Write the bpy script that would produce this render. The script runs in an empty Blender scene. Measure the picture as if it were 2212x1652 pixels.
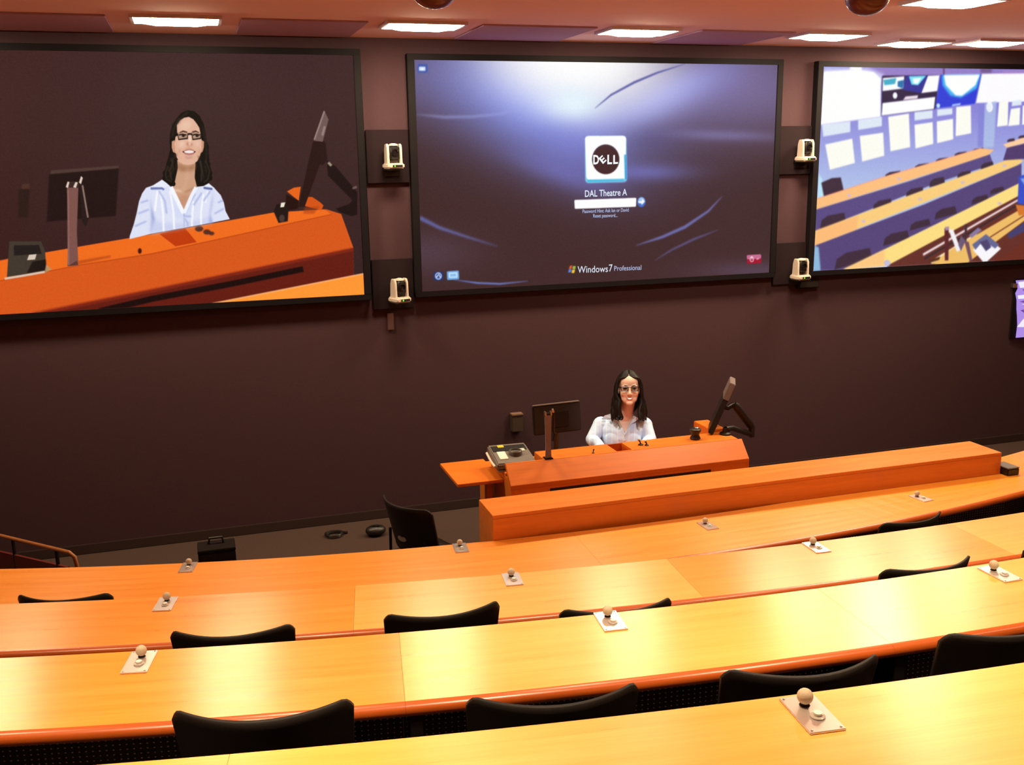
import bpy, bmesh, math, random
import numpy as np
from mathutils import Vector, Matrix
from mathutils.bvhtree import BVHTree

random.seed(4)
rng = np.random.default_rng(7)
SC = bpy.context.scene
COL = SC.collection
PI = math.pi

# ------------------------------------------------------------------ camera, world, exposure
IMW, IMH = 2212, 1652
FPX, PITCH, YAW, ROLL = 2159.79, 0.221445, 0.304251, -0.0153535
CAMZ = 3.01
D = 8.05                       # distance from the camera to the plane of the wall screens
CEIL = CAMZ + 0.923
C0 = np.array([0.0, 0.0, CAMZ])
_fw = np.array([math.sin(YAW)*math.cos(PITCH), math.cos(YAW)*math.cos(PITCH), -math.sin(PITCH)])
_r = np.array([math.cos(YAW), -math.sin(YAW), 0.0]); _u = np.cross(_r, _fw)
_R2 = _r*math.cos(ROLL) + _u*math.sin(ROLL); _U2 = -_r*math.sin(ROLL) + _u*math.cos(ROLL)

def ray(x, y): return _fw + _R2*(x-IMW/2)/FPX - _U2*(y-IMH/2)/FPX
def at_z(x, y, z):             # the place on the level z that the survey point x, y of the photograph stands for
    d = ray(x, y); return C0 + d*((z-CAMZ)/d[2])
def at_y(x, y, Y):
    d = ray(x, y); return C0 + d*(Y/d[1])

cam_d = bpy.data.cameras.new('camera')
cam = bpy.data.objects.new('camera', cam_d); COL.objects.link(cam)
cam_d.sensor_width = 36.0; cam_d.lens = FPX/IMW*36.0; cam_d.clip_start = 0.05; cam_d.clip_end = 60
M = Matrix([[_R2[0], _U2[0], -_fw[0], 0], [_R2[1], _U2[1], -_fw[1], 0], [_R2[2], _U2[2], -_fw[2], CAMZ], [0, 0, 0, 1]])
cam.matrix_world = M
SC.camera = cam

wd = bpy.data.worlds.new('world'); SC.world = wd; wd.use_nodes = True
wd.node_tree.nodes['Background'].inputs[0].default_value = (0.02, 0.015, 0.014, 1)
wd.node_tree.nodes['Background'].inputs[1].default_value = 0.3
SC.view_settings.view_transform = 'Standard'
SC.view_settings.look = 'None'
SC.view_settings.exposure = 0.0
SC.view_settings.gamma = 1.0
SC.view_settings.use_curve_mapping = False
LAMP_STRENGTH = 118.0
DOWNLIGHT_W = 130.0            # unseen narrow downlights added to brighten the desk rows            # every recessed ceiling lamp
LAMP_COLOUR = (1.0, 0.79, 0.50)
SPOT_W = 215.0  # spotlight added to brighten the lecturer
SCREEN_GAIN = 1.0

# ------------------------------------------------------------------ materials
def lin(c):
    return tuple(((v/255)/12.92 if v/255 <= 0.04045 else ((v/255+0.055)/1.055)**2.4) for v in c)

MATS = {}
def mat(name, col, rough=0.5, metal=0.0, spec=0.5, noise=0.0, nscale=30.0, bump=0.0, coat=0.0):
    if name in MATS: return MATS[name]
    m = bpy.data.materials.new(name); m.use_nodes = True; nt = m.node_tree
    b = nt.nodes['Principled BSDF']
    b.inputs['Base Color'].default_value = (*col, 1); b.inputs['Roughness'].default_value = rough
    b.inputs['Metallic'].default_value = metal; b.inputs['Specular IOR Level'].default_value = spec
    b.inputs['Coat Weight'].default_value = coat
    if noise or bump:
        tc = nt.nodes.new('ShaderNodeTexCoord'); nz = nt.nodes.new('ShaderNodeTexNoise')
        nz.inputs['Scale'].default_value = nscale; nz.inputs['Detail'].default_value = 4
        nt.links.new(tc.outputs['Object'], nz.inputs['Vector'])
        if noise:
            mx = nt.nodes.new('ShaderNodeMix'); mx.data_type = 'RGBA'
            mx.inputs[6].default_value = (*[c*(1-noise) for c in col], 1)
            mx.inputs[7].default_value = (*[min(1, c*(1+noise)) for c in col], 1)
            nt.links.new(nz.outputs['Fac'], mx.inputs[0]); nt.links.new(mx.outputs[2], b.inputs['Base Color'])
        if bump:
            bp = nt.nodes.new('ShaderNodeBump'); bp.inputs['Strength'].default_value = bump
            bp.inputs['Distance'].default_value = 0.004
            nt.links.new(nz.outputs['Fac'], bp.inputs['Height']); nt.links.new(bp.outputs['Normal'], b.inputs['Normal'])
    MATS[name] = m
    return m

def wood(name, dark, light, rough=0.3, spec=0.5, coord='UV', scale=(1.2, 26, 26), coat=0.0, aniso=0.0):
    m = bpy.data.materials.new(name); m.use_nodes = True; nt = m.node_tree; L = nt.links
    b = nt.nodes['Principled BSDF']; b.inputs['Specular IOR Level'].default_value = spec
    b.inputs['Coat Weight'].default_value = coat; b.inputs['Coat Roughness'].default_value = rough
    if aniso:       # brushed by the grain: the sheen is drawn out across it
        tg = nt.nodes.new('ShaderNodeTangent'); tg.direction_type = 'UV_MAP'; tg.uv_map = 'UVMap'
        L.new(tg.outputs[0], b.inputs['Tangent']); b.inputs['Anisotropic'].default_value = aniso; b.inputs['Anisotropic Rotation'].default_value = 0.25
    tc = nt.nodes.new('ShaderNodeTexCoord'); mp = nt.nodes.new('ShaderNodeMapping'); mp.inputs['Scale'].default_value = scale
    L.new(tc.outputs[coord], mp.inputs['Vector'])
    n1 = nt.nodes.new('ShaderNodeTexNoise'); n1.inputs['Scale'].default_value = 1.0; n1.inputs['Detail'].default_value = 6
    n1.inputs['Roughness'].default_value = 0.6; n1.inputs['Distortion'].default_value = 0.4
    L.new(mp.outputs[0], n1.inputs['Vector'])
    mp2 = nt.nodes.new('ShaderNodeMapping'); mp2.inputs['Scale'].default_value = tuple(s*k for s, k in zip(scale, (3, 7, 7)))
    L.new(tc.outputs[coord], mp2.inputs['Vector'])
    n2 = nt.nodes.new('ShaderNodeTexNoise'); n2.inputs['Scale'].default_value = 1.0; n2.inputs['Detail'].default_value = 3
    L.new(mp2.outputs[0], n2.inputs['Vector'])
    ad = nt.nodes.new('ShaderNodeMath'); ad.operation = 'MULTIPLY_ADD'; ad.inputs[1].default_value = 0.35
    L.new(n2.outputs['Fac'], ad.inputs[0])
    ml = nt.nodes.new('ShaderNodeMath'); ml.operation = 'MULTIPLY'; ml.inputs[1].default_value = 0.65
    L.new(n1.outputs['Fac'], ml.inputs[0]); L.new(ml.outputs[0], ad.inputs[2])
    cr = nt.nodes.new('ShaderNodeValToRGB'); cr.color_ramp.elements[0].position = 0.30; cr.color_ramp.elements[1].position = 0.66
    cr.color_ramp.elements[0].color = (*dark, 1); cr.color_ramp.elements[1].color = (*light, 1)
    L.new(ad.outputs[0], cr.inputs[0]); L.new(cr.outputs[0], b.inputs['Base Color'])
    rr = nt.nodes.new('ShaderNodeMath'); rr.operation = 'MULTIPLY_ADD'; rr.inputs[1].default_value = 0.10; rr.inputs[2].default_value = rough-0.05
    L.new(n1.outputs['Fac'], rr.inputs[0]); L.new(rr.outputs[0], b.inputs['Roughness'])
    bp = nt.nodes.new('ShaderNodeBump'); bp.inputs['Strength'].default_value = 0.06; bp.inputs['Distance'].default_value = 0.001
    L.new(n2.outputs['Fac'], bp.inputs['Height']); L.new(bp.outputs['Normal'], b.inputs['Normal'])
    MATS[name] = m
    return m

def emis(name, col, strength):
    if name in MATS: return MATS[name]
    m = bpy.data.materials.new(name); m.use_nodes = True; nt = m.node_tree
    nt.nodes.remove(nt.nodes['Principled BSDF'])
    e = nt.nodes.new('ShaderNodeEmission'); e.inputs[0].default_value = (*col, 1); e.inputs[1].default_value = strength
    nt.links.new(e.outputs[0], nt.nodes['Material Output'].inputs[0])
    MATS[name] = m
    return m

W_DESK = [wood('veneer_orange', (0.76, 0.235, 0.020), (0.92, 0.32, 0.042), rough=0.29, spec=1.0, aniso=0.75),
          wood('veneer_gold_sheen', (0.79, 0.335, 0.055), (0.92, 0.44, 0.10), rough=0.29, spec=1.0, aniso=0.75),
          wood('veneer_amber_sheen', (0.76, 0.25, 0.024), (0.91, 0.35, 0.050), rough=0.29, spec=1.0, aniso=0.75)]  # gold and amber: sheen painted into the veneer colour
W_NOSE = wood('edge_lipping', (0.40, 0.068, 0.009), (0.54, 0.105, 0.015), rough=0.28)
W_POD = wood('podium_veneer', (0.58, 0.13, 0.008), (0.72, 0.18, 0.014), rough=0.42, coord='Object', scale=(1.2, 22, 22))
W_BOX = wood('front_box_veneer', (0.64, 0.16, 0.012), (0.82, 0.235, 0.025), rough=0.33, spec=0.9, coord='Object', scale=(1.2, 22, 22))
W_RAIL = wood('rail_wood', (0.30, 0.10, 0.03), (0.40, 0.15, 0.05), rough=0.35, coord='Object', scale=(3, 30, 30))
M_WALL = mat('wall_paint', (0.064, 0.031, 0.040), 0.85, noise=0.10, nscale=60, bump=0.1, spec=0.2)
M_CEIL = mat('ceiling_paint', (0.94, 0.62, 0.62), 0.9, noise=0.03, nscale=15, spec=0.2)
M_PANEL = mat('ceiling_panel', (0.44, 0.27, 0.42), 0.9, noise=0.05, nscale=40, spec=0.2)
M_CARPET = mat('carpet', (0.060, 0.036, 0.030), 0.95, noise=0.35, nscale=140, bump=0.6, spec=0.1)
M_SIDE = mat('side_wall_paint', (0.30, 0.16, 0.14), 0.85, noise=0.05, nscale=30, spec=0.2)
M_BASE = mat('baseboard_vinyl', (0.045, 0.028, 0.026), 0.6, spec=0.2)
M_FRAME = mat('screen_frame_black', (0.008, 0.006, 0.008), 0.6, spec=0.12)
M_MOUNT = mat('mount_panel_dark', (0.018, 0.010, 0.013), 0.8, spec=0.1)
M_BLACK = mat('black_plastic', (0.012, 0.010, 0.010), 0.42, noise=0.1, nscale=80)
M_CHAIR = mat('chair_shell', (0.012, 0.008, 0.007), 0.55, spec=0.25, noise=0.15, nscale=120, bump=0.15)
M_DKMET = mat('dark_metal', (0.03, 0.024, 0.024), 0.35, metal=0.7)
M_CHROME = mat('brushed_steel', (0.62, 0.56, 0.53), 0.3, metal=1.0)
M_PLATE = mat('plate_steel', (0.78, 0.70, 0.68), 0.32, metal=0.85)
M_BALL = mat('ball_foam', (0.56, 0.46, 0.33), 0.75, noise=0.15, nscale=300, bump=0.3)
M_BUTTON = mat('clear_button', (0.42, 0.36, 0.32), 0.15)
M_PTZ = mat('camera_shell', (0.62, 0.52, 0.45), 0.4)
M_LENS = mat('lens_glass', (0.01, 0.008, 0.01), 0.08)
M_GREYP = mat('grey_plastic', (0.17, 0.145, 0.13), 0.4, noise=0.1, nscale=60)
M_WHITEP = mat('white_plastic', (0.78, 0.74, 0.68), 0.4)
M_POST = mat('satin_aluminium', (0.27, 0.20, 0.215), 0.5, metal=0.0)
M_YELLOW = mat('yellow_label', (0.65, 0.48, 0.02), 0.6)
M_GREEN = emis('green_indicator', (0.25, 0.9, 0.05), 1.2)
M_SLOT = mat('slot_black', (0.008, 0.006, 0.006), 0.8)
M_DOME = mat('dome_smoked', (0.16, 0.05, 0.045), 0.25)
M_TRIM = mat('lamp_trim', (0.62, 0.52, 0.62), 0.45)

# ------------------------------------------------------------------ mesh helpers
class MB:
    def __init__(s): s.v = []; s.f = []; s.uv = {}
    def add(s, vs, fs, uvs=None):
        o = len(s.v); s.v += [tuple(map(float, p)) for p in vs]
        s.f += [tuple(i+o for i in f) for f in fs]
        if uvs is not None:
            for i, t in enumerate(uvs): s.uv[o+i] = t
        return s
    def box(s, lo, hi):
        x0, y0, z0 = lo; x1, y1, z1 = hi
        return s.add([(x0,y0,z0),(x1,y0,z0),(x1,y1,z0),(x0,y1,z0),(x0,y0,z1),(x1,y0,z1),(x1,y1,z1),(x0,y1,z1)],
                     [(3,2,1,0),(4,5,6,7),(0,1,5,4),(1,2,6,5),(2,3,7,6),(3,0,4,7)])
    def obox(s, c, ax, half):
        c = np.array(c, float); A = [np.array(a, float)/np.linalg.norm(a) for a in ax]
        P = [c+A[0]*half[0]*i+A[1]*half[1]*j+A[2]*half[2]*k for k in (-1, 1) for j in (-1, 1) for i in (-1, 1)]
        return s.add(P, [(0,2,3,1),(4,5,7,6),(0,1,5,4),(1,3,7,5),(3,2,6,7),(2,0,4,6)])
    def prism(s, poly, t0, t1, fn):
        n = len(poly); P = [fn(a, b, t0) for a, b in poly]+[fn(a, b, t1) for a, b in poly]
        return s.add(P, [tuple(range(n)), tuple(range(2*n-1, n-1, -1))]+[(i, i+n, (i+1) % n+n, (i+1) % n) for i in range(n)])
    def tube(s, pts, rad, n=10, caps=True, flat=1.0):
        pts = [np.array(p, float) for p in pts]; k = len(pts)
        rad = [rad]*k if np.isscalar(rad) else list(rad)
        V = []; up = None
        for i in range(k):
            t = pts[min(i+1, k-1)]-pts[max(i-1, 0)]; t = t/(np.linalg.norm(t)+1e-12)
            if up is None:
                up = np.array([0, 0, 1.0]) if abs(t[2]) < 0.9 else np.array([0, 1.0, 0])
            a = np.cross(t, up); a /= np.linalg.norm(a)+1e-12; b = np.cross(a, t); up = b
            for j in range(n):
                th = 2*PI*j/n; V.append(pts[i]+rad[i]*(a*math.cos(th)+b*math.sin(th)*flat))
        F = [(i*n+j, i*n+(j+1) % n, (i+1)*n+(j+1) % n, (i+1)*n+j) for i in range(k-1) for j in range(n)]
        if caps: F += [tuple(range(n-1, -1, -1)), tuple(range((k-1)*n, k*n))]
        return s.add(V, F)
    def lathe(s, prof, c=(0, 0, 0), n=20, axis='z'):
        V = []
        for r, h in prof:
            for j in range(n):
                th = 2*PI*j/n; p = (r*math.cos(th), r*math.sin(th), h)
                if axis == 'y': p = (p[0], -p[2], p[1])
                V.append((c[0]+p[0], c[1]+p[1], c[2]+p[2]))
        k = len(prof)
        F = [(i*n+j, i*n+(j+1) % n, (i+1)*n+(j+1) % n, (i+1)*n+j) for i in range(k-1) for j in range(n)]
        F += [tuple(range(n-1, -1, -1)), tuple(range((k-1)*n, k*n))]
        return s.add(V, F)
    def ell(s, c, r, nu=20, nv=12):
        V = [(c[0], c[1], c[2]-r[2])]
        for i in range(1, nv):
            ph = -PI/2+PI*i/nv
            for j in range(nu):
                th = 2*PI*j/nu
                V.append((c[0]+r[0]*math.cos(ph)*math.cos(th), c[1]+r[1]*math.cos(ph)*math.sin(th), c[2]+r[2]*math.sin(ph)))
        V.append((c[0], c[1], c[2]+r[2])); e = len(V)-1
        F = [(0, 1+(j+1) % nu, 1+j) for j in range(nu)]
        for i in range(nv-2):
            a = 1+i*nu
            F += [(a+j, a+(j+1) % nu, a+nu+(j+1) % nu, a+nu+j) for j in range(nu)]
        a = 1+(nv-2)*nu
        F += [(a+j, a+(j+1) % nu, e) for j in range(nu)]
        return s.add(V, F)
    def sheet(s, grid):
        h, w = len(grid), len(grid[0]); V = [p for row in grid for p in row]
        return s.add(V, [(i*w+j, i*w+j+1, (i+1)*w+j+1, (i+1)*w+j) for i in range(h-1) for j in range(w-1)])

def obj(name, mb, m, parent=None, bevel=0.0, smooth=False, seg=2, loc=None, recalc=True, **props):
    me = bpy.data.meshes.new(name)
    me.from_pydata(mb.v, [], mb.f)
    if mb.uv:
        uvl = me.uv_layers.new(name='UVMap')
        for lp in me.loops: uvl.data[lp.index].uv = mb.uv.get(lp.vertex_index, (0, 0))
    if recalc or bevel:
        bm = bmesh.new(); bm.from_mesh(me)
        bmesh.ops.remove_doubles(bm, verts=bm.verts, dist=1e-6)
        bmesh.ops.recalc_face_normals(bm, faces=bm.faces)
        if bevel:
            es = [e for e in bm.edges if len(e.link_faces) == 2 and e.calc_face_angle(0) > 0.5]
            bmesh.ops.bevel(bm, geom=es, offset=bevel, segments=seg, affect='EDGES', clamp_overlap=True)
        bm.to_mesh(me); bm.free()
    if smooth:
        for p in me.polygons: p.use_smooth = True
        if smooth != 'all':
            try: me.set_sharp_from_angle(angle=math.radians(40))
            except Exception: pass
    me.materials.append(m)
    o = bpy.data.objects.new(name, me); COL.objects.link(o)
    if parent is not None: o.parent = parent
    if loc is not None: o.location = loc
    for k, v in props.items(): o[k] = v
    return o

def thing(name, label, cat, loc=(0, 0, 0), rz=0.0, group=None):
    o = bpy.data.objects.new(name, None); COL.objects.link(o)
    o.location = loc; o.rotation_euler = (0, 0, rz); o['label'] = label; o['category'] = cat
    o.empty_display_size = 0.1
    if group: o['group'] = group
    return o
def tag(o, label, cat, group=None):
    o['label'] = label; o['category'] = cat
    if group: o['group'] = group
    return o
def dup(root, loc, rz, label, group=None):
    r = root.copy(); COL.objects.link(r); r.location = loc; r.rotation_euler = (0, 0, rz); r['label'] = label
    if group: r['group'] = group
    for ch in list(root.children):
        c = ch.copy(); COL.objects.link(c); c.parent = r
        for g in ch.children:
            d = g.copy(); COL.objects.link(d); d.parent = c
    return r
def B(lo, hi): return MB().box(lo, hi)

# ------------------------------------------------------------------ room shell
XL, XR, YB, WALLY = -4.2, 10.2, -4.0, D+0.06
obj('wall_front', B((XL, WALLY, 0), (XR, WALLY+0.15, CEIL)), M_WALL, kind='structure')
obj('wall_left', B((XL-0.15, YB, 0), (XL, WALLY+0.15, CEIL)), M_SIDE, kind='structure')
obj('wall_right', B((XR, YB, 0), (XR+0.15, WALLY+0.15, CEIL)), M_SIDE, kind='structure')
obj('wall_back', B((XL-0.15, YB-0.15, 0), (XR+0.15, YB, CEIL)), M_SIDE, kind='structure')
obj('ceiling', B((XL-0.15, YB-0.15, CEIL), (XR+0.15, WALLY+0.15, CEIL+0.12)), M_CEIL, kind='structure')
obj('floor', B((XL-0.15, YB-0.15, -0.12), (XR+0.15, WALLY+0.15, 0)), M_CARPET, kind='structure')
obj('baseboard_front', B((XL, WALLY-0.014, 0.0), (XR, WALLY, 0.082)), M_BASE, bevel=0.004, kind='structure')

# rows of desks: circle centre, far radius, near radius, tier height
ROWS = [dict(c=(2.65, 18.44), R=12.99, N=13.55, z=0.0),
        dict(c=(3.71, 22.33), R=18.27, N=18.72, z=0.35),
        dict(c=(2.91, 17.97), R=15.09, N=15.53, z=0.72),
        dict(c=(2.91, 17.97), R=16.33, N=16.78, z=1.10)]
DH = [0.74, 0.74, 0.74, 0.74]
for r in ROWS: r['top'] = r['z']+0.74

def arc_y(r, R, x): return r['c'][1]-math.sqrt(R*R-(x-r['c'][0])**2)
# carpeted tiers behind the front row
for k, (rw, R, z) in enumerate([(ROWS[1], ROWS[1]['R']+0.03, 0.35), (ROWS[2], ROWS[2]['R']+0.03, 0.72),
                                (ROWS[3], ROWS[3]['R']+0.03, 1.10), (ROWS[3], ROWS[3]['R']+1.27, 1.47)]):
    xs = np.linspace(XL, XR, 60)
    poly = [(x, arc_y(rw, R, x)) for x in xs]+[(XR, YB), (XL, YB)]
    z0 = [0.0, 0.35, 0.72, 1.10][k]
    obj('floor', MB().prism(poly, z0, z, lambda a, b, t: (a, b, t)), M_CARPET, kind='structure')

# ------------------------------------------------------------------ ceiling lamps and panels
LAMP_D = 0.30
def make_lamp(label, loc):
    t = thing('ceiling_lamp', label, 'ceiling light', loc, 0, 'recessed ceiling lamps')
    w, d = 0.285, LAMP_D/2+0.02
    fr = MB()
    fr.box((-w, -d, -0.022), (w, -d+0.02, 0)).box((-w, d-0.02, -0.022), (w, d, 0))
    fr.box((-w, -d+0.02, -0.022), (-w+0.02, d-0.02, 0)).box((w-0.02, -d+0.02, -0.022), (w, d-0.02, 0))
    obj('trim', fr, M_TRIM, t)
    df = MB().sheet([[(-w+0.02+(2*w-0.04)*j/8, -d+0.02+(2*d-0.04)*i/4, -0.016-0.026*min(1,1.6*math.sin(PI*j/8))*min(1,1.5*math.sin(PI*i/4))) for j in range(9)] for i in range(5)])
    obj('diffuser', df, emis('lamp_diffuser', LAMP_COLOUR, LAMP_STRENGTH), t, smooth='all')
    return t
lamp_px = [((287, 42), (473, 42), 'lit ceiling lamp above the left wall screen'),
           ((827, 54), (997, 55), 'lit ceiling lamp between left and centre wall screens'),
           ((1302, 67), (1453, 68), 'lit ceiling lamp above the right half of the login screen'),
           ((1718, 77), (1860, 77), 'lit ceiling lamp above the top left corner of the classroom screen'),
           ((1913, 93), (2037, 93), 'lit ceiling lamp closest to the front wall, over the classroom screen'),
           ((2082, 92), (2208, 92), 'lit ceiling lamp at right of the close pair over the classroom screen'),
           ((1970, 2), (2150, 2), 'lit ceiling lamp at the top edge beside the smoked dome')]
lamp0 = None; lamp_xy = []
for a, b, lb in lamp_px:
    p = (at_z(a[0], a[1]-3, CEIL)+at_z(b[0], b[1]-3, CEIL))/2; lamp_xy.append(p)
    if lamp0 is None: lamp0 = make_lamp(lb, (p[0], p[1], CEIL))
    else: dup(lamp0, (p[0], p[1], CEIL), 0, lb, 'recessed ceiling lamps')
dup(lamp0, (-1.72, 7.36, CEIL), 0, 'lit ceiling lamp past the left end of the front line of lamps', 'recessed ceiling lamps')
def downlight(x, y, half, watts, first=[]):  # added and unseen: brightens the desk tops, spares the upright fronts
    if not first:
        t = thing('added_downlight', 'round downlight added out of view to brighten the desk rows', 'ceiling light', (x, y, CEIL), 0, 'added downlights over the desk rows')
        obj('ring', MB().lathe([(0.10, 0.0), (0.105, -0.012), (0.085, -0.014), (0.08, -0.002)], n=24), M_TRIM, t, smooth=True)
        obj('bulb_face', MB().lathe([(0.08, -0.003), (0.075, -0.006), (0.001, -0.006)], n=24), emis('added_downlight_face', LAMP_COLOUR, 12.0), t)
        first.append(t)
    else: t = dup(first[0], (x, y, CEIL), 0, first[0]['label'], 'added downlights over the desk rows')
    ld = bpy.data.lights.new('added_bulb', 'SPOT'); ld.energy = watts; ld.color = LAMP_COLOUR; ld.spot_size = 2*half; ld.spot_blend = 0.75; ld.shadow_soft_size = 0.07
    lo = bpy.data.objects.new('added_bulb', ld); COL.objects.link(lo); lo.parent = t; lo.location = (0, 0, -0.03)
for x in (-2.3, -0.7, 0.9, 2.5, 4.1, 5.7):
    downlight(x, 1.95, math.radians(40), DOWNLIGHT_W)
    downlight(x+0.8, 3.62, math.radians(18), DOWNLIGHT_W*0.62)
t = thing('added_spotlight', 'small spotlight added out of view to brighten the lecturer', 'ceiling light', (2.5, 4.7, CEIL))  # unseen spotlight added to brighten the lecturer's face
obj('housing', MB().tube([(0, 0, -0.03), (0.02, 0.09, -0.13)], [0.045, 0.055], 16), M_DKMET, t, smooth=True); obj('stem', MB().tube([(0, 0, 0), (0, 0, -0.05)], 0.012, 10), M_DKMET, t, smooth=True)
ld = bpy.data.lights.new('added_bulb', 'SPOT'); ld.energy = SPOT_W; ld.color = (1.0, 0.93, 0.84); ld.spot_size = math.radians(17); ld.spot_blend = 0.6; ld.shadow_soft_size = 0.05
lo = bpy.data.objects.new('added_bulb', ld); COL.objects.link(lo); lo.parent = t; lo.location = (0.026, 0.11, -0.15)
lo.rotation_euler = (Vector((3.10, 6.93, 1.10))-Vector((2.526, 4.81, CEIL-0.15))).to_track_quat('-Z', 'Y').to_euler()
# purple-grey acoustic panels between the front lamps
pan = MB().box((-0.42, -0.40, -0.028), (0.42, 0.40, 0)); pan0 = None
names = ['far left', 'left of the login screen', 'above the login screen', 'right of the login screen']
for i, (x0, x1) in enumerate(((-1.40, -0.42), (0.42, 1.26), (2.08, 2.95), (3.80, 4.62))):
    o = obj('acoustic_panel', MB().box((x0, 7.16, CEIL-0.012), (x1, 8.02, CEIL)), M_PANEL, bevel=0.003)
    tag(o, ['purple-grey ceiling panel left of the lamp above the left wall screen',
            'purple-grey ceiling panel right of the lamp above the left wall screen',
            'purple-grey ceiling panel above the left half of the login screen',
            'purple-grey ceiling panel above the right end of the login screen'][i], 'ceiling panel', 'ceiling panels between the front lamps')

def dome(label, x, y, r):
    t = thing('dome_camera', label, 'security camera', (x, y, CEIL))
    obj('base_ring', MB().lathe([(r*1.12, -0.02), (r*1.2, -0.016), (r*1.22, 0.0)], n=28), M_TRIM, t, smooth=True)
    obj('smoked_dome', MB().lathe([(r*math.cos(a), -0.02-r*math.sin(a)*0.85) for a in np.linspace(0, PI/2-0.02, 9)], n=28), M_DOME, t, smooth='all')
p = at_z(1862, 6, CEIL-0.05); dome('smoked ceiling dome near the lamp at the top edge', p[0], p[1]-0.05, 0.13)
p = at_z(938, -14, CEIL-0.05); dome('smoked ceiling dome cut by the top edge above second lamp', p[0], p[1], 0.13)
# ------------------------------------------------------------------ wall screens
SW = 0.4045*D; SH = SW*9/16
SCR = dict(left=(1.2845-SW, CAMZ-1.066, 0.784+1.066), centre=(1.764, CAMZ-1.068, 0.757+1.068), right=(5.488, CAMZ-1.077, 0.748+1.077))

class Paint:
    """a small flat-print raster: colours are sRGB 0..255; points are photograph survey points on the screen's own plane"""
    def __init__(s, key, W, H):
        s.x0, s.z0, s.h = SCR[key]; s.W, s.H = W, H
        s.a = np.zeros((H, W, 3), np.float32)
        # photograph coordinates of every texel
        X = s.x0+SW*(np.arange(W)+0.5)/W; Z = s.z0+s.h*(1-(np.arange(H)+0.5)/H)
        dx, dz = np.meshgrid(X, Z-CAMZ); P = np.stack([dx, np.full_like(dx, D), dz], -1)
        dep = P@_fw; s.px = IMW/2+FPX*(P@_R2)/dep; s.py = IMH/2-FPX*(P@_U2)/dep
    def uv(s, p):
        q = [at_y(x, y, D) for x, y in p]
        return np.array([((v[0]-s.x0)/SW*s.W, (1-(v[2]-s.z0)/s.h)*s.H) for v in q])
    def fill(s, f): s.a[:] = f(s.px, s.py)
    def blend(s, m, c): s.a += m[..., None]*(np.array(c, np.float32)-s.a)
    def add(s, m, c): s.a += m[..., None]*np.array(c, np.float32)
    def poly(s, pts, col, op=1.0, soft=0.0, raw=False):
        q = np.array(pts, float) if raw else s.uv(pts)
        pad = 2+3*soft
        x0, y0 = np.floor(q.min(0)-pad).astype(int); x1, y1 = np.ceil(q.max(0)+pad).astype(int)
        x0, y0, x1, y1 = max(x0, 0), max(y0, 0), min(x1, s.W), min(y1, s.H)
        if x1 <= x0 or y1 <= y0: return
        SS = 3
        gx = x0+(np.arange((x1-x0)*SS)+0.5)/SS; gy = y0+(np.arange((y1-y0)*SS)+0.5)/SS
        ins = np.zeros((len(gy), len(gx)), bool); YY = gy[:, None]; n = len(q)
        for i in range(n):
            (ax, ay), (bx, by) = q[i], q[(i+1) % n]
            if ay == by: continue
            c = ((ay > YY) != (by > YY)); xi = ax+(YY-ay)*(bx-ax)/(by-ay)
            ins ^= c & (gx[None, :] < xi)
        m = ins.reshape(y1-y0, SS, x1-x0, SS).mean((1, 3)).astype(np.float32)
        if soft > 0:
            k = np.exp(-0.5*(np.arange(-int(3*soft)-1, int(3*soft)+2)/soft)**2); k /= k.sum()
            m = np.apply_along_axis(lambda r: np.convolve(r, k, 'same'), 1, m) if min(m.shape) >= len(k) else m
            m = np.apply_along_axis(lambda r: np.convolve(r, k, 'same'), 0, m) if min(m.shape) >= len(k) else m
        a = s.a[y0:y1, x0:x1]; a += (m*op)[..., None]*(np.array(col, np.float32)-a)
    def disc(s, c, rx, ry, col, op=1.0, soft=0):
        s.poly([(c[0]+rx*math.cos(t), c[1]+ry*math.sin(t)) for t in np.linspace(0, 2*PI, 28)[:-1]], col, op, soft)
    def line(s, pts, w, col, op=1.0, soft=0):
        q = s.uv(pts); w = np.broadcast_to(w, len(q)); L = []; R = []
        for i in range(len(q)):
            t = q[min(i+1, len(q)-1)]-q[max(i-1, 0)]; t = t/(np.linalg.norm(t)+1e-9); n = np.array([-t[1], t[0]])
            L.append(q[i]+n*w[i]/2*s.W/800); R.append(q[i]-n*w[i]/2*s.W/800)
        s.poly(L+R[::-1], col, op, soft, raw=True)
    def image(s, name, grain=2.0, blur=0.8):
        k = np.exp(-0.5*(np.arange(-5, 6)/blur)**2); k /= k.sum()
        for ax in (0, 1):
            pd = [(5, 5) if q == ax else (0, 0) for q in range(3)]; b_ = np.pad(s.a, pd, mode='edge'); n_ = s.a.shape[ax]
            s.a = sum(kk*(b_[i:i+n_] if ax == 0 else b_[:, i:i+n_]) for i, kk in enumerate(k)).astype(np.float32)
        a = s.a+rng.normal(0, grain, s.a.shape[:2])[..., None]
        px = np.ones((s.H, s.W, 4), np.float32); px[..., :3] = np.clip(a[::-1]/255, 0, 1)
        im = bpy.data.images.new(name, s.W, s.H); im.pixels.foreach_set(px.ravel()); im.update(); im.pack()
        return im

def screen_mat(name, im, gain):
    m = bpy.data.materials.new(name); m.use_nodes = True; nt = m.node_tree
    b = nt.nodes['Principled BSDF']; b.inputs['Base Color'].default_value = (0.003, 0.003, 0.003, 1); b.inputs['Roughness'].default_value = 0.6
    b.inputs['Specular IOR Level'].default_value = 0.0
    t = nt.nodes.new('ShaderNodeTexImage'); t.image = im; t.extension = 'EXTEND'
    nt.links.new(t.outputs[0], b.inputs['Emission Color']); b.inputs['Emission Strength'].default_value = gain
    return m

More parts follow.
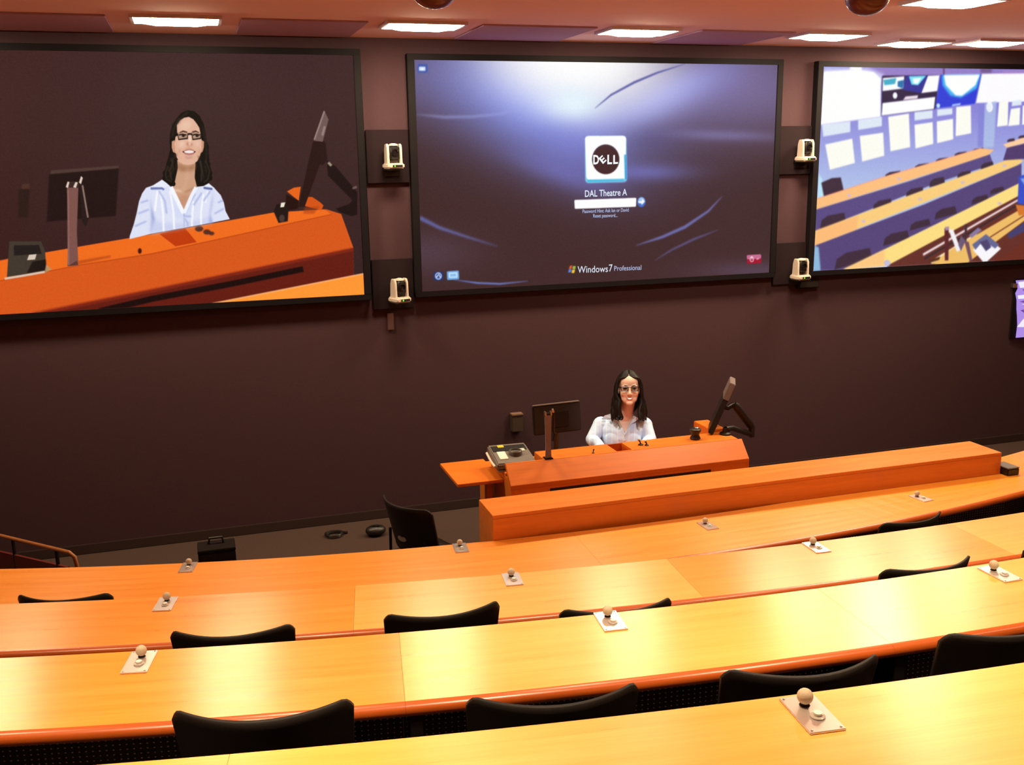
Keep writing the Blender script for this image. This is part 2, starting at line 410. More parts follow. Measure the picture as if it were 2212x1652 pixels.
def make_screen(key, im, label):
    x0, z0, h = SCR[key]; x1, z1 = x0+SW, z0+h
    t = thing('wall_screen', label, 'screen', ((x0+x1)/2, D, z0), 0)
    o = np.array([(x0+x1)/2, D, z0])
    f = MB(); w, wb, dp = 0.058, 0.048, 0.012
    for lo, hi in [((x0-w, -dp, z1), (x1+w, 0.06, z1+wb)), ((x0-w, -dp, z0-wb), (x1+w, 0.06, z0)), ((x0-w, -dp, z0), (x0, 0.06, z1)), ((x1, -dp, z0), (x1+w, 0.06, z1))]:
        f.box(np.array(lo)+(0, D, 0)-o, np.array(hi)+(0, D, 0)-o)
    obj('bezel', f, M_FRAME, t, bevel=0.004)
    p = MB().add([np.array(q)-o for q in ((x0, D, z0), (x1, D, z0), (x1, D, z1), (x0, D, z1), (x0, D+0.05, z0), (x1, D+0.05, z0), (x1, D+0.05, z1), (x0, D+0.05, z1))],
                 [(0, 1, 2, 3), (7, 6, 5, 4), (0, 4, 5, 1), (1, 5, 6, 2), (2, 6, 7, 3), (3, 7, 4, 0)],
                 [(0, 0), (1, 0), (1, 1), (0, 1)]*2)
    obj('picture', p, screen_mat('screen_picture', im, SCREEN_GAIN), t, recalc=False)
    return t, o

# ---- left screen: the lecturer at the podium, enlarged
def F(dx, dy, s): return lambda pts: [(dx+x/s, dy+y/s) for x, y in pts]
P = Paint('left', 1240, 698)
def bgl(x, y):
    t = np.clip((y-100)/500, 0, 1)[..., None]; l = np.clip((300-x)/400, 0, 1)[..., None]
    return (np.array([66, 42, 42.])*(1-t)+np.array([56, 33, 33.])*t)*(1-l*0.05)+l*np.array([4, -4, -6])
P.fill(bgl)
a = F(0, 0, 2.294); g = F(30, 340, 4.59); w = F(500, 220, 5.506); k = F(280, 220, 5.507)
# podium
P.poly([(-320, 625), (46, 553), (99, 545), (280, 514), (330, 506.7), (591, 459), (705, 452), (737, 462), (763, 534), (765, 640), (-320, 790)], (216, 88, 28))
P.poly([(-320, 625), (99, 545), (280, 514), (591, 459), (700, 452), (716, 463), (330, 546), (169, 573), (60, 595), (-320, 668)], (240, 108, 30))
P.line([(-320, 668), (60, 595), (169, 573), (330, 548), (716, 463)], 2.2, (190, 72, 18), 0.8)
P.poly([(-320, 770), (73, 677), (330, 625.4), (763, 536), (765, 660), (-320, 900)], (100, 28, 18))
P.line([(73, 678), (330, 627), (763, 538)], 7, (140, 42, 22), 0.7, 1.5)
P.line([(215, 672), (330, 645), (500, 613), (655, 581)], 11, (28, 10, 10), 1, 1)
P.poly([(436, 660), (790, 590), (800, 640), (420, 680)], (255, 150, 52))
P.line([(430, 661), (785, 591)], 3, (255, 190, 130), 0.7)
P.poly([(-330, 560), (-60, 545), (-60, 600), (-330, 640)], (235, 100, 28))
# recess, knobs, shadow
P.poly([(344, 505), (399, 492), (425, 523), (379, 532)], (192, 58, 12))
P.poly([(169, 563), (239, 551), (239, 556), (169, 571)], (190, 74, 22), 0.8, 1.5)
P.disc((302, 542), 4, 6, (70, 20, 12), 1, .8)
for c, r in (((430, 494), 9), ((447, 501), 8), ((457, 504), 6)): P.disc(c, r, r*.7, (70, 38, 30), .9, 1.2)
# left device
P.poly([(20, 521), (89, 521), (97.5, 543), (100, 586), (15, 598)], (66, 56, 46)); P.poly([(30, 530), (84, 529), (90, 548), (30, 552)], (36, 28, 26))
P.poly([(70, 565), (99, 560), (100, 583), (58, 590)], (32, 22, 18), 1, 1)
P.poly(g([(150, 965), (225, 958), (210, 1012), (130, 1018)]), (215, 198, 180)); P.line([(10, 602), (46, 596), (97, 587)], 4, (220, 190, 170))
P.poly(g([(320, 1060), (378, 1108), (300, 1150)]), (180, 150, 110), .8)
# monitor and post
P.poly([(106, 376), (256.6, 364), (250, 466), (101, 479)], (34, 18, 18), 1, 1.2)
P.poly([(110.6, 368), (256.6, 357.4), (256.6, 363), (108, 376)], (78, 56, 50), 1, .8)
P.poly([(47, 398), (63, 396), (64, 408), (47, 409)], (88, 56, 40), .6, 1); P.poly([(40, 409), (64, 408), (60, 470), (40, 470)], (40, 24, 20), .8, 2)
P.poly([(171, 396), (180, 396), (192, 468), (186, 490), (178, 480)], (40, 26, 24)); P.line([(178, 400), (190, 470)], 3, (140, 112, 104))
P.poly([(144.4, 405), (169.4, 405), (166, 500), (169.4, 573), (145.5, 575), (148, 500)], (126, 82, 76)); P.line([(147, 410), (148, 572)], 3, (146, 104, 96), .8)
P.poly([(143, 404), (149, 392), (170, 392), (170, 406)], (60, 40, 36))
for q in ([(142, 404), (146, 392), (150, 393), (147, 406)], [(158, 404), (163, 393), (168, 394), (164, 406)], [(170.6, 394), (175, 380), (179, 384), (175, 398)]): P.poly(q, (225, 205, 190))
P.poly([(146, 575), (169, 572), (166, 563)], (70, 36, 30), .6)
# right monitor, arm, wing, cylinder
P.poly(w([(650, 1100), (800, 1175), (790, 1270), (680, 1290), (645, 1240)]), (38, 14, 12), 1, 1)
P.poly(w([(660, 1065), (740, 1020), (825, 1008), (800, 1175), (740, 1130)]), (232, 100, 26)); P.poly(w([(880, 1130), (960, 1130), (1050, 1190), (1095, 1230), (1070, 1290), (860, 1235)]), (214, 84, 22))
P.poly(w([(1130, 690), (1240, 770), (1495, 1070), (1495, 1340), (1430, 1360), (1280, 1310), (1240, 1270), (1400, 1215), (1440, 1170), (1330, 1060), (1150, 880)]), (30, 16, 16), 1, .8)
P.poly(w([(1060, 560), (1120, 480), (1140, 690), (1080, 760), (1035, 720)]), (40, 22, 22), 1, 1)
P.poly(w([(970, 470), (1110, 470), (1060, 720), (870, 1250), (795, 1250)]), (42, 20, 18))
P.poly(w([(1105, 105), (1155, 210), (1085, 475), (980, 460)]), (112, 88, 86)); P.line(w([(1105, 110), (985, 450)]), 3, (150, 126, 122)); P.line(w([(1110, 290), (1080, 400)]), 4, (160, 140, 136), .8, 1)
P.poly(w([(870, 1255), (1050, 1240), (980, 1330), (850, 1330)]), (170, 62, 18), .55, 2)
P.poly(w([(500, 1300), (540, 1215), (650, 1215), (680, 1260), (670, 1420), (560, 1440)]), (34, 20, 18), 1, 1); P.poly(w([(590, 1200), (640, 1195), (625, 1250), (580, 1255)]), (235, 228, 205))
P.disc(w([(600, 1385)])[0], 6, 8, (90, 70, 64), .7, 1)
P.line(w([(1440, 1030), (1490, 1010)]), 4, (140, 116, 108), .7, 1); P.line(w([(1150, 720), (1190, 760)]), 5, (190, 176, 150), .8, 1)
# the lecturer
HAIR = (18, 13, 10); SKIN = (226, 178, 152); SKD = (200, 146, 116)
P.poly(k([(690, 98), (620, 128), (560, 195), (510, 270), (482, 370), (476, 470), (484, 560), (465, 640), (440, 740), (412, 830), (388, 915), (400, 945), (440, 970), (500, 1002), (540, 985), (700, 900), (770, 960), (800, 1000), (860, 1003), (930, 975), (978, 900), (976, 830), (950, 740), (940, 620), (940, 520), (918, 470), (905, 370), (880, 260), (832, 165), (770, 112)]), HAIR)
P.poly(k([(565, 690), (575, 780), (550, 890), (528, 1000), (480, 1010), (560, 1180), (640, 1325), (735, 1120), (800, 1008), (775, 900), (785, 690)]), (206, 158, 128))
P.poly(k([(575, 720), (640, 760), (700, 765), (760, 745), (785, 700), (780, 800), (700, 830), (620, 830), (572, 800)]), (158, 108, 76), .75, 4)
P.line(k([(690, 780), (680, 900), (640, 1060)]), 4, (226, 184, 154), .4, 4); P.line(k([(500, 1040), (620, 1065)]), 4, (240, 204, 180), .7, 2); P.line(k([(660, 1075), (770, 1020)]), 4, (170, 118, 90), .5, 2)
P.poly(k([(565, 1150), (640, 1100), (725, 1120), (640, 1320)]), (190, 130, 100), .5, 4)
P.poly(k([(502, 470), (535, 455), (548, 612), (515, 595), (500, 540)]), (206, 150, 120)); P.poly(k([(886, 470), (856, 455), (846, 612), (870, 590), (884, 540)]), (202, 146, 118))
P.poly(k([(565, 350), (562, 275), (600, 218), (650, 188), (705, 178), (760, 208), (800, 260), (830, 308), (842, 370), (856, 450), (856, 560), (838, 640), (805, 705), (755, 740), (700, 750), (640, 742), (590, 712), (560, 660), (545, 590), (534, 500), (545, 420)]), SKIN)
P.poly(k([(590, 300), (640, 230), (700, 215), (750, 260), (700, 330), (620, 340)]), (238, 204, 180), .6, 5)
P.poly(k([(548, 600), (580, 570), (610, 700), (585, 690)]), (204, 150, 120), .4, 4); P.poly(k([(836, 600), (806, 570), (780, 700), (812, 660)]), (204, 150, 120), .4, 4)
P.poly(k([(600, 470), (660, 470), (640, 540), (590, 530)]), (244, 208, 188), .7, 4); P.poly(k([(770, 470), (830, 465), (830, 520), (790, 530)]), (240, 202, 182), .6, 4)
P.line(k([(712, 400), (716, 480)]), 5, (248, 220, 202), .7, 2); P.poly(k([(672, 505), (700, 470), (718, 525), (700, 525)]), (170, 104, 76), .75, 2); P.poly(k([(730, 480), (750, 505), (740, 525), (722, 520)]), (150, 88, 66), .6, 2)
P.disc(k([(714, 500)])[0], 3, 4, (240, 196, 172), .8, 1.5)
P.line(k([(640, 600), (700, 545), (760, 580)]), 3, (190, 126, 100), .6, 2)
P.poly(k([(630, 592), (670, 570), (712, 562), (750, 568), (782, 592), (760, 625), (710, 636), (660, 625)]), (186, 118, 110)); P.poly(k([(642, 591), (690, 577), (735, 577), (772, 591), (752, 606), (710, 611), (668, 606)]), (240, 234, 230))
P.line(k([(632, 588), (648, 602)]), 2.2, (90, 44, 42)); P.line(k([(782, 588), (766, 602)]), 2.2, (90, 44, 42))
P.line(k([(592, 560), (590, 606)]), 2, (186, 128, 102), .5, 1.5); P.line(k([(832, 560), (826, 606)]), 2, (186, 128, 102), .4, 1.5)
P.line(k([(660, 655), (700, 665), (750, 652)]), 5, (206, 150, 134), .8, 2)
P.line(k([(594, 366), (636, 350), (684, 362)]), [1.5, 3, 2.5], (84, 56, 44)); P.line(k([(744, 360), (786, 350), (826, 366)]), [2.5, 3, 1.5], (84, 56, 44))
for x0, x1 in ((570, 692), (738, 850)):
    P.poly(k([(x0, 372), (x1, 376), (x1-4, 432), (x0+14, 446)]), (150, 120, 98), .6)
    P.poly(k([((x0+x1)/2-40, 398), ((x0+x1)/2, 386), ((x0+x1)/2+42, 398), ((x0+x1)/2, 416)]), (206, 190, 176), .7); P.disc(k([((x0+x1)/2+8, 402)])[0], 3.6, 3, (38, 26, 22))
    P.line(k([((x0+x1)/2-44, 396), ((x0+x1)/2, 384), ((x0+x1)/2+44, 396)]), 2.4, (50, 32, 26))
    P.line(k([(x0, 370), (x1, 376), (x1-4, 434), (x0+14, 448), (x0, 370), (x1, 376)]), 2.6, (26, 20, 18))
P.line(k([(690, 386), (716, 380), (740, 386)]), 3, (26, 20, 18)); P.line(k([(500, 408), (570, 380)]), 6, (20, 15, 12)); P.line(k([(850, 374), (872, 400)]), 5, (20, 15, 12))
for q in ([(560, 620), (500, 700), (520, 800), (470, 900)], [(590, 190), (520, 330), (505, 420)], [(870, 300), (905, 460), (915, 620), (900, 780), (930, 880)], [(700, 120), (640, 160), (570, 260)], [(820, 640), (850, 760), (880, 900), (850, 960)], [(500, 660), (470, 800), (440, 900)]): P.line(k(q), 4, (62, 50, 40), .4, 1.5)
for q, r_ in (((430, 850), 36), ((420, 915), 30), ((470, 960), 34), ((520, 975), 26), ((950, 850), 34), ((950, 905), 34), ((890, 965), 36), ((830, 980), 28), ((470, 740), 34), ((930, 740), 30)): P.disc(k([q])[0], r_/5.507, r_/5.507*1.1, HAIR)
for q in ([(455, 760), (425, 850), (440, 920), (500, 950)], [(520, 700), (480, 820), (500, 930)], [(905, 700), (950, 820), (930, 920), (880, 960)], [(840, 700), (860, 820), (850, 940)]): P.line(k(q), 2.5, (66, 54, 44), .6, 1)
SH_ = (222, 226, 246)
P.poly(k([(392, 930), (300, 985), (195, 1022), (150, 1085), (112, 1180), (82, 1330), (48, 1460), (0, 1600), (0, 1632), (250, 1570), (640, 1500), (960, 1440), (1192, 1395), (1142, 1300), (1122, 1200), (1085, 1110), (1012, 1030), (940, 968), (880, 1000), (800, 1010), (735, 1120), (640, 1325), (560, 1180), (480, 1000), (440, 965)]), SH_)
P.poly(k([(245, 1120), (262, 1250), (300, 1400), (250, 1570), (262, 1420)]), (140, 152, 206), .9, 3); P.poly(k([(1000, 1040), (985, 1200), (960, 1340), (990, 1440), (940, 1440), (955, 1300)]), (150, 162, 214), .9, 3)
P.poly(k([(250, 1380), (380, 1440), (640, 1450), (960, 1370), (960, 1445), (250, 1575)]), (190, 198, 234), .6, 6)
P.poly(k([(420, 1060), (640, 1330), (720, 1150), (780, 1180), (700, 1400), (560, 1380)]), (204, 212, 244), .6, 6)
for q in ([(370, 1080), (400, 1350), (405, 1540)], [(480, 1060), (520, 1300), (530, 1515)], [(330, 1060), (300, 1300)], [(880, 1090), (850, 1300), (850, 1460)], [(760, 1180), (745, 1350), (740, 1480)], [(930, 1060), (900, 1200)]): P.line(k(q), 3.2, (250, 250, 255), .9, 1)
for q in ([(350, 1060), (420, 1180), (440, 1330)], [(780, 1090), (700, 1230), (660, 1330)], [(860, 1080), (760, 1230)], [(960, 1060), (880, 1180)], [(130, 1200), (220, 1170)], [(100, 1330), (230, 1280)], [(60, 1480), (200, 1420)], [(1050, 1200), (1110, 1170)], [(1010, 1330), (1120, 1270)], [(655, 1360), (735, 1362)], [(660, 1390), (690, 1440), (690, 1480)]): P.line(k(q), 3, (164, 176, 222), .8, 1.5)
P.poly(k([(385, 925), (235, 1020), (395, 1022), (470, 1000), (440, 965)]), (232, 236, 250)); P.line(k([(250, 1030), (385, 1028), (410, 1045)]), 4, (96, 108, 168), .9, .8)
P.poly(k([(940, 968), (880, 1005), (1000, 1030), (1012, 1026)]), (232, 236, 250)); P.line(k([(880, 1022), (985, 1036)]), 4, (80, 92, 150), .9, .8)
P.line(k([(490, 1010), (640, 1325)]), 7, (244, 246, 254)); P.line(k([(790, 1015), (735, 1120), (650, 1322)]), 6, (240, 242, 252)); P.disc(k([(648, 1348)])[0], 1.6, 1.8, (130, 146, 210)); P.line(k([(648, 1330), (648, 1490)]), 2, (180, 190, 230), .9)
IM_LEFT = P.image('lecturer_picture', 3.0, 0.7)
make_screen('left', IM_LEFT, 'large wall screen at left showing the lecturer at the podium close up')

# ---- centre screen: a login page
P = Paint('centre', 1240, 698)
def gau(x, y, cx, cy, sx, sy, rot=0.0, p=1.0):
    c, s_ = math.cos(rot), math.sin(rot); dx, dy = x-cx, y-cy
    u, v = (dx*c+dy*s_)/sx, (-dx*s_+dy*c)/sy
    return np.exp(-(u*u+v*v)**p)
def bgc(x, y):
    o = np.zeros(x.shape+(3,), np.float32)+np.array([66, 41, 41.])
    def mix(m, c): o[:] = o+m[..., None]*(np.array(c)-o)
    mix(np.clip((x-900)/900, 0, 1)*np.clip((y-350)/300, 0, 1)*0.25, (92, 62, 74))
    low = 1/(1+np.exp((y-(175+0.42*(x-890)))/28.0)) ; low = np.where(x < 1330, low, 1.0)          # sweep of light, upper left
    hi = 1/(1+np.exp((y-(262+0.02*(x-1430)))/22.0)); hi = np.where(x > 1330, hi, 0.0)
    mix(0.62*gau(x, y, 930, 150, 300, 105), (116, 106, 152)); mix(0.72*gau(x, y, 1580, 190, 300, 120), (140, 130, 190))
    mix(0.92*gau(x, y, 1165, 225, 240, 125, 0.35), (140, 156, 250)); mix(0.55*gau(x, y, 1250, 330, 120, 75, 0.45), (116, 120, 206))
    mix(0.75*gau(x, y, 1430, 210, 170, 46, -0.42), (160, 166, 246))
    mix(0.55*gau(x, y, 1395, 372, 95, 18, 0), (124, 126, 214)); mix(0.5*gau(x, y, 1215, 372, 110, 26, 0.35), (118, 116, 196))
    mix(1.0*gau(x, y, 1245, 120, 215, 128, 0.10, 1.7), (255, 255, 255)); mix(0.85*gau(x, y, 1240, 225, 66, 36), (232, 250, 255))
    mix(0.5*gau(x, y, 1560, 292, 130, 12, 0.03), (142, 134, 194))
    mix(0.35*gau(x, y, 1410, 300, 60, 30, 0.0), (84, 74, 120))
    mix(0.5*gau(x, y, 915, 545, 120, 50), (96, 76, 96)); mix(0.4*gau(x, y, 1640, 585, 130, 22), (112, 96, 130))
    return o
P.fill(bgc)
def strk(pts, w, col, op, soft=2.0):
    P.line(pts, w, col, op, soft)
strk([(1285, 234), (1320, 205), (1370, 178), (1420, 157), (1480, 138)], [1, 4, 5, 4, 1], (92, 92, 160), .9, 1.2)
strk([(900, 247), (960, 253), (1020, 252), (1080, 246), (1140, 232)], [1, 5, 5, 4, 1], (160, 166, 226), .55, 3)
strk([(906, 470), (950, 492), (1010, 512), (1075, 532)], [8, 6, 4, 1], (108, 118, 196), .75, 3)
strk([(1374, 530), (1430, 512), (1480, 490), (1530, 456), (1560, 424)], [1, 6, 7, 5, 1], (120, 126, 206), .75)
strk([(1415, 562), (1450, 540), (1500, 516), (1552, 496)], [1, 4, 5, 1], (104, 104, 172), .6)
strk([(980, 604), (1030, 611), (1080, 613), (1140, 607)], [1, 4, 4, 1], (110, 130, 210), .8, 1.2)
def rrect(c, r, n=5):
    out = []; k_ = len(c); c = [np.array(q, float) for q in c]
    for i in range(k_):
        p0, p1, p2 = c[i-1], c[i], c[(i+1) % k_]; a_ = p1+(p0-p1)/np.linalg.norm(p0-p1)*r; b_ = p1+(p2-p1)/np.linalg.norm(p2-p1)*r
        for t in np.linspace(0, 1, n): out.append(tuple((1-t)**2*a_+2*t*(1-t)*p1+t*t*b_))
    return out
d = F(1200, 270, 7.509)
P.poly(rrect(d([(470, 175), (1150, 170), (1165, 930), (480, 945)]), 9), (150, 170, 235), .8, 1.5)
P.poly(rrect(d([(478, 178), (1146, 174), (1158, 915), (486, 940)]), 8), (120, 205, 225)); P.poly(rrect(d([(478, 178), (1146, 174), (1130, 895), (500, 890)]), 8), (255, 255, 255))
P.line(d([(1130, 480), (1140, 880)]), 5, (40, 150, 215), .8, 1); P.line(d([(520, 905), (1110, 888)]), 5, (60, 180, 225), .8, 1)
P.poly([(1200+(815+222*math.cos(t))/7.509, 270+(556+242*math.sin(t))/7.509) for t in np.linspace(0, 2*PI, 40)[:-1]], (72, 50, 60)); P.poly([(1200+(815+210*math.cos(t))/7.509, 270+(570+225*math.sin(t))/7.509) for t in np.linspace(0, 2*PI, 40)[:-1]], (70, 36, 36), .7, 1)
P.poly(rrect(d([(305, 1215), (1312, 1180), (1305, 1325), (312, 1360)]), 2.5), (255, 255, 255))
P.disc(d([(1392, 1248)])[0], 9, 11, (70, 110, 200)); P.disc(d([(1395, 1225)])[0], 7, 7, (190, 215, 245), .8, 1); P.poly(d([(1340, 1235), (1400, 1235), (1400, 1195), (1450, 1240), (1395, 1300), (1395, 1265), (1345, 1265)]), (245, 250, 255))
for q, c in (([(936, 588), (957, 586), (958, 605), (937, 606)], (40, 52, 108)), ([(965, 586), (991, 584), (992, 603), (966, 605)], (110, 168, 228)), ([(902, 138), (924, 138), (924, 157), (902, 157)], (74, 92, 170))): P.poly(rrect(q, 3), c)
P.disc((947, 596), 7.5, 8, (170, 196, 240)); P.disc((947, 596), 5, 5.4, (54, 74, 140)); P.line([(943, 599), (948, 592), (951, 599)], 2.4, (230, 240, 255)); P.poly(rrect([(969, 588.5), (988, 587.5), (988.5, 599.5), (969.5, 600.5)], 1.5), (196, 228, 250)); P.poly([(972, 591.5), (985, 591), (985.5, 597), (972.5, 597.6)], (140, 190, 236))
P.poly(rrect([(905, 144), (919, 144), (919, 153), (905, 153)], 2), (205, 222, 250)); P.disc((912, 149), 3, 2.6, (240, 246, 255))
P.poly(rrect([(1613, 551), (1644, 549), (1645, 568), (1614, 570)], 2.5), (164, 24, 48)); P.poly(rrect([(1613, 551), (1644, 549), (1644.5, 558), (1613.5, 560)], 2.5), (206, 130, 170), .8); P.disc((1624, 560), 4.6, 6, (240, 200, 215)); P.disc((1624, 560.5), 3, 4, (176, 60, 90)); P.line([(1624, 553), (1624, 560)], 2, (250, 225, 235)); P.line([(1634, 560), (1640, 558)], 3, (226, 150, 180))
e = F(880, 540, 2.633)
for q, c in (([(918, 108), (924, 90), (938, 86), (934, 106)], (226, 92, 50)), ([(914, 128), (918, 110), (934, 108), (930, 126)], (90, 130, 220)), ([(938, 108), (942, 90), (958, 92), (954, 110)], (150, 190, 70)), ([(933, 130), (937, 112), (954, 112), (949, 131)], (240, 196, 60))): P.poly(e(q), c)
IM_C = P.image('login_picture', 3.0, 1.3)
scr_c, oc = make_screen('centre', IM_C, 'large wall screen in the middle showing a computer login page')
M_TXT = emis('screen_lettering', lin((226, 236, 250)), 1.0); M_TXT2 = emis('screen_lettering_dim', lin((176, 190, 230)), 1.0)
def text(s, p0, p1, hpx, m, name='lettering', parent=scr_c, tilt=0.0, bold=0.0, y=D-0.0015):
    """lettering that starts at survey point p0 and ends at p1 on its baseline"""
    cu = bpy.data.curves.new(name, 'FONT'); cu.body = s; cu.size = 1.0; cu.extrude = 0.0; cu.offset = bold; cu.resolution_u = 3
    tmp = bpy.data.objects.new(name, cu); COL.objects.link(tmp)
    dg = bpy.context.evaluated_depsgraph_get(); dg.update(); me = bpy.data.meshes.new_from_object(tmp.evaluated_get(dg))
    bpy.data.objects.remove(tmp)
    V = np.array([v.co[:] for v in me.vertices]); V[:, 0] -= V[:, 0].min(); wid = V[:, 0].max(); capH = 0.69
    a_, b_ = at_y(*p0, D), at_y(*p1, D); top = at_y(p0[0], p0[1]-hpx, D)
    sx = np.linalg.norm(b_-a_)/wid; sz = (top[2]-a_[2])/capH; sl = (b_[2]-a_[2])/max(b_[0]-a_[0], 1e-6)
    X = V[:, 0]*sx; Z = V[:, 1]*sz
    if tilt:
        cx, cz = X.mean(), Z.mean(); c_, s_ = math.cos(tilt), math.sin(tilt); X, Z = cx+(X-cx)*c_-(Z-cz)*s_, cz+(X-cx)*s_+(Z-cz)*c_
    off = parent.location
    me.vertices.foreach_set('co', np.stack([a_[0]+X-off[0], np.full_like(X, y-off[1]), a_[2]+Z+X*sl-off[2]], 1).ravel())
    me.update(); me.materials.clear(); me.materials.append(m)
    o = bpy.data.objects.new(name, me); COL.objects.link(o); o.parent = parent
    return o
text('DAL Theatre A', d([(476, 1165)])[0], d([(1158, 1138)])[0], 14, M_TXT, bold=0.012)
text('Password Hint: Ask Ian or David', d([(438, 1428)])[0], d([(1185, 1402)])[0], 7.5, M_TXT2, bold=0.01)
text('Reset password...', d([(610, 1500)])[0], d([(1005, 1490)])[0], 7.5, M_TXT2, bold=0.01)
text('Windows', e([(968, 130)])[0], e([(1140, 124)])[0], 14.5, M_TXT); text('7', e([(1146, 122)])[0], e([(1166, 120)])[0], 15, M_TXT)
text('Professional', e([(1176, 118)])[0], e([(1330, 112)])[0], 10.5, M_TXT2, bold=0.004)
M_LOGO = emis('logo_white', (0.95, 0.97, 1.0), 1.0)
text('D', d([(612, 632)])[0], d([(705, 632)])[0], 19, M_LOGO, 'logo', bold=0.03); text('E', d([(722, 610)])[0], d([(800, 608)])[0], 15, M_LOGO, 'logo', tilt=0.7, bold=0.03)
text('L', d([(840, 630)])[0], d([(915, 628)])[0], 19, M_LOGO, 'logo', bold=0.03); text('L', d([(935, 628)])[0], d([(1012, 622)])[0], 18, M_LOGO, 'logo', bold=0.03)

# ---- right screen: the classroom seen from its front
P = Paint('right', 1240, 698)
P.fill(lambda x, y: np.stack([np.clip(150+(y-280)*0.22, 120, 182), np.clip(150+(y-280)*0.36, 128, 200), np.clip(222+(y-280)*.1, 205, 242)], -1)*np.ones(x.shape+(1,)))
q_ = F(1740, 130, 3.515)
def R(pts, c, op=1.0, soft=.8): P.poly(q_(pts), c, op, soft)
R([(100, 20), (3400, 40), (3400, 120), (560, 130)], (150, 126, 200), 1, 3); R([(130, 20), (440, 40), (600, 110), (560, 200), (100, 160)], (206, 204, 244), .9, 5)
R([(340, 45), (430, 48), (425, 75), (335, 72)], (250, 250, 255)); R([(138, 85), (400, 70), (520, 90), (572, 140), (570, 430), (112, 492)], (255, 255, 255), 1, 2)
R([(582, 118), (1018, 112), (985, 372), (575, 422)], (44, 26, 66))
R([(588, 135), (750, 122), (745, 215), (585, 235)], (250, 252, 255)); R([(590, 150), (690, 135), (680, 180), (600, 190)], (60, 170, 200)); R([(700, 160), (750, 150), (740, 215), (700, 200)], (30, 110, 170))
R([(760, 120), (930, 116), (880, 250), (740, 225)], (48, 44, 150)); R([(785, 122), (915, 118), (855, 190), (805, 185)], (120, 230, 245)); R([(815, 140), (880, 135), (850, 180), (820, 176)], (250, 255, 255))
R([(930, 118), (1017, 114), (1000, 235), (880, 250)], (255, 252, 255)); R([(585, 325), (985, 278), (975, 370), (578, 420)], (254, 254, 255)); P.disc(q_([(680, 268)])[0], 5, 7, (245, 248, 255)); R([(760, 275), (855, 266), (850, 290), (740, 302)], (240, 225, 235))
R([(1025, 110), (1335, 106), (1285, 330), (985, 366)], (46, 60, 214)); R([(1035, 112), (1330, 108), (1300, 215), (1180, 285), (1100, 270), (1040, 190)], (70, 190, 245), .9, 3); R([(1050, 112), (1325, 108), (1290, 190), (1190, 270), (1140, 268), (1065, 190)], (255, 255, 255), 1, 2); R([(1115, 335), (1180, 325), (1175, 340), (1110, 350)], (170, 200, 250)); P.disc(q_([(1008, 345)])[0], 4, 5, (190, 225, 250))
R([(1340, 104), (3400, 70), (3400, 260), (1295, 325)], (254, 252, 255), 1, 1); R([(1500, 100), (3400, 80), (3400, 60), (1500, 80)], (180, 140, 200), .6, 3)
WIN = (253, 252, 242); WIN2 = (222, 232, 246)
for q, c in (([(125, 490), (340, 465), (340, 545), (135, 580)], WIN2), ([(400, 455), (580, 430), (580, 500), (400, 530)], WIN2), ([(150, 640), (355, 595), (375, 780), (185, 832)], WIN), ([(412, 575), (590, 550), (598, 725), (430, 770)], WIN), ([(628, 430), (785, 405), (795, 660), (645, 692)], WIN), ([(828, 395), (965, 380), (965, 440), (828, 458)], WIN2), ([(828, 490), (965, 470), (970, 635), (835, 670)], WIN), ([(1000, 375), (1115, 365), (1115, 410), (1000, 425)], WIN2), ([(997, 465), (1120, 445), (1122, 600), (1000, 630)], WIN), ([(1145, 355), (1255, 345), (1258, 555), (1140, 577)], WIN), ([(1470, 320), (1540, 310), (1535, 495), (1455, 505)], WIN), ([(1570, 310), (1640, 300), (1640, 340), (1565, 350)], WIN2), ([(1560, 370), (1630, 360), (1625, 490), (1540, 500)], WIN), ([(1650, 345), (1800, 325), (1800, 470), (1645, 490)], WIN), ([(1900, 320), (2100, 290), (2100, 440), (1890, 470)], WIN)): R(q, c)
R([(1312, 338), (1362, 330), (1350, 665), (1308, 655)], (132, 132, 214), .8, 2); R([(1362, 330), (1450, 310), (1430, 660), (1350, 665)], (176, 196, 232), .8, 2); P.disc(q_([(1398, 355)])[0], 7, 11, (252, 252, 255)); P.disc(q_([(1396, 356)])[0], 5.4, 8.6, (236, 240, 252))
R([(100, 860), (125, 900), (140, 1040), (95, 1060)], (190, 232, 250), .9, 2)
CH = (66, 46, 62)
def chair_b(x, y, w_, h_, s_=0.22): R([(x, y+h_), (x+w_*.06, y+h_*.28), (x+w_*.3, y+h_*.02-s_*w_*.2), (x+w_*.92, y-s_*w_*.55), (x+w_, y+h_-s_*w_*.8)], CH, 1, 1)
for x, y, w_, h_ in ((600, 855, 130, 50), (825, 795, 120, 40), (985, 750, 105, 32), (1128, 705, 102, 30), (1262, 676, 96, 28)): chair_b(x, y, w_, h_)
R([(120, 930), (200, 895), (268, 890), (290, 990), (140, 1035)], CH, 1, 1)
DT = (255, 192, 128); DT2 = (250, 206, 126)
R([(60, 1060), (640, 870), (1330, 668), (1432, 680), (1385, 722), (60, 1140)], DT); R([(60, 1140), (800, 915), (1400, 715), (1425, 790), (1000, 930), (60, 1305)], (92, 76, 132)); P.line(q_([(60, 1060), (640, 872), (1330, 669)]), 2, (255, 150, 130), .7)
for x, y, w_, h_ in ((110, 1190, 200, 90), (510, 1075, 150, 80), (760, 985, 140, 70), (940, 905, 120, 60), (1150, 855, 110, 50), (1330, 785, 100, 45)): chair_b(x, y, w_, h_, .3)
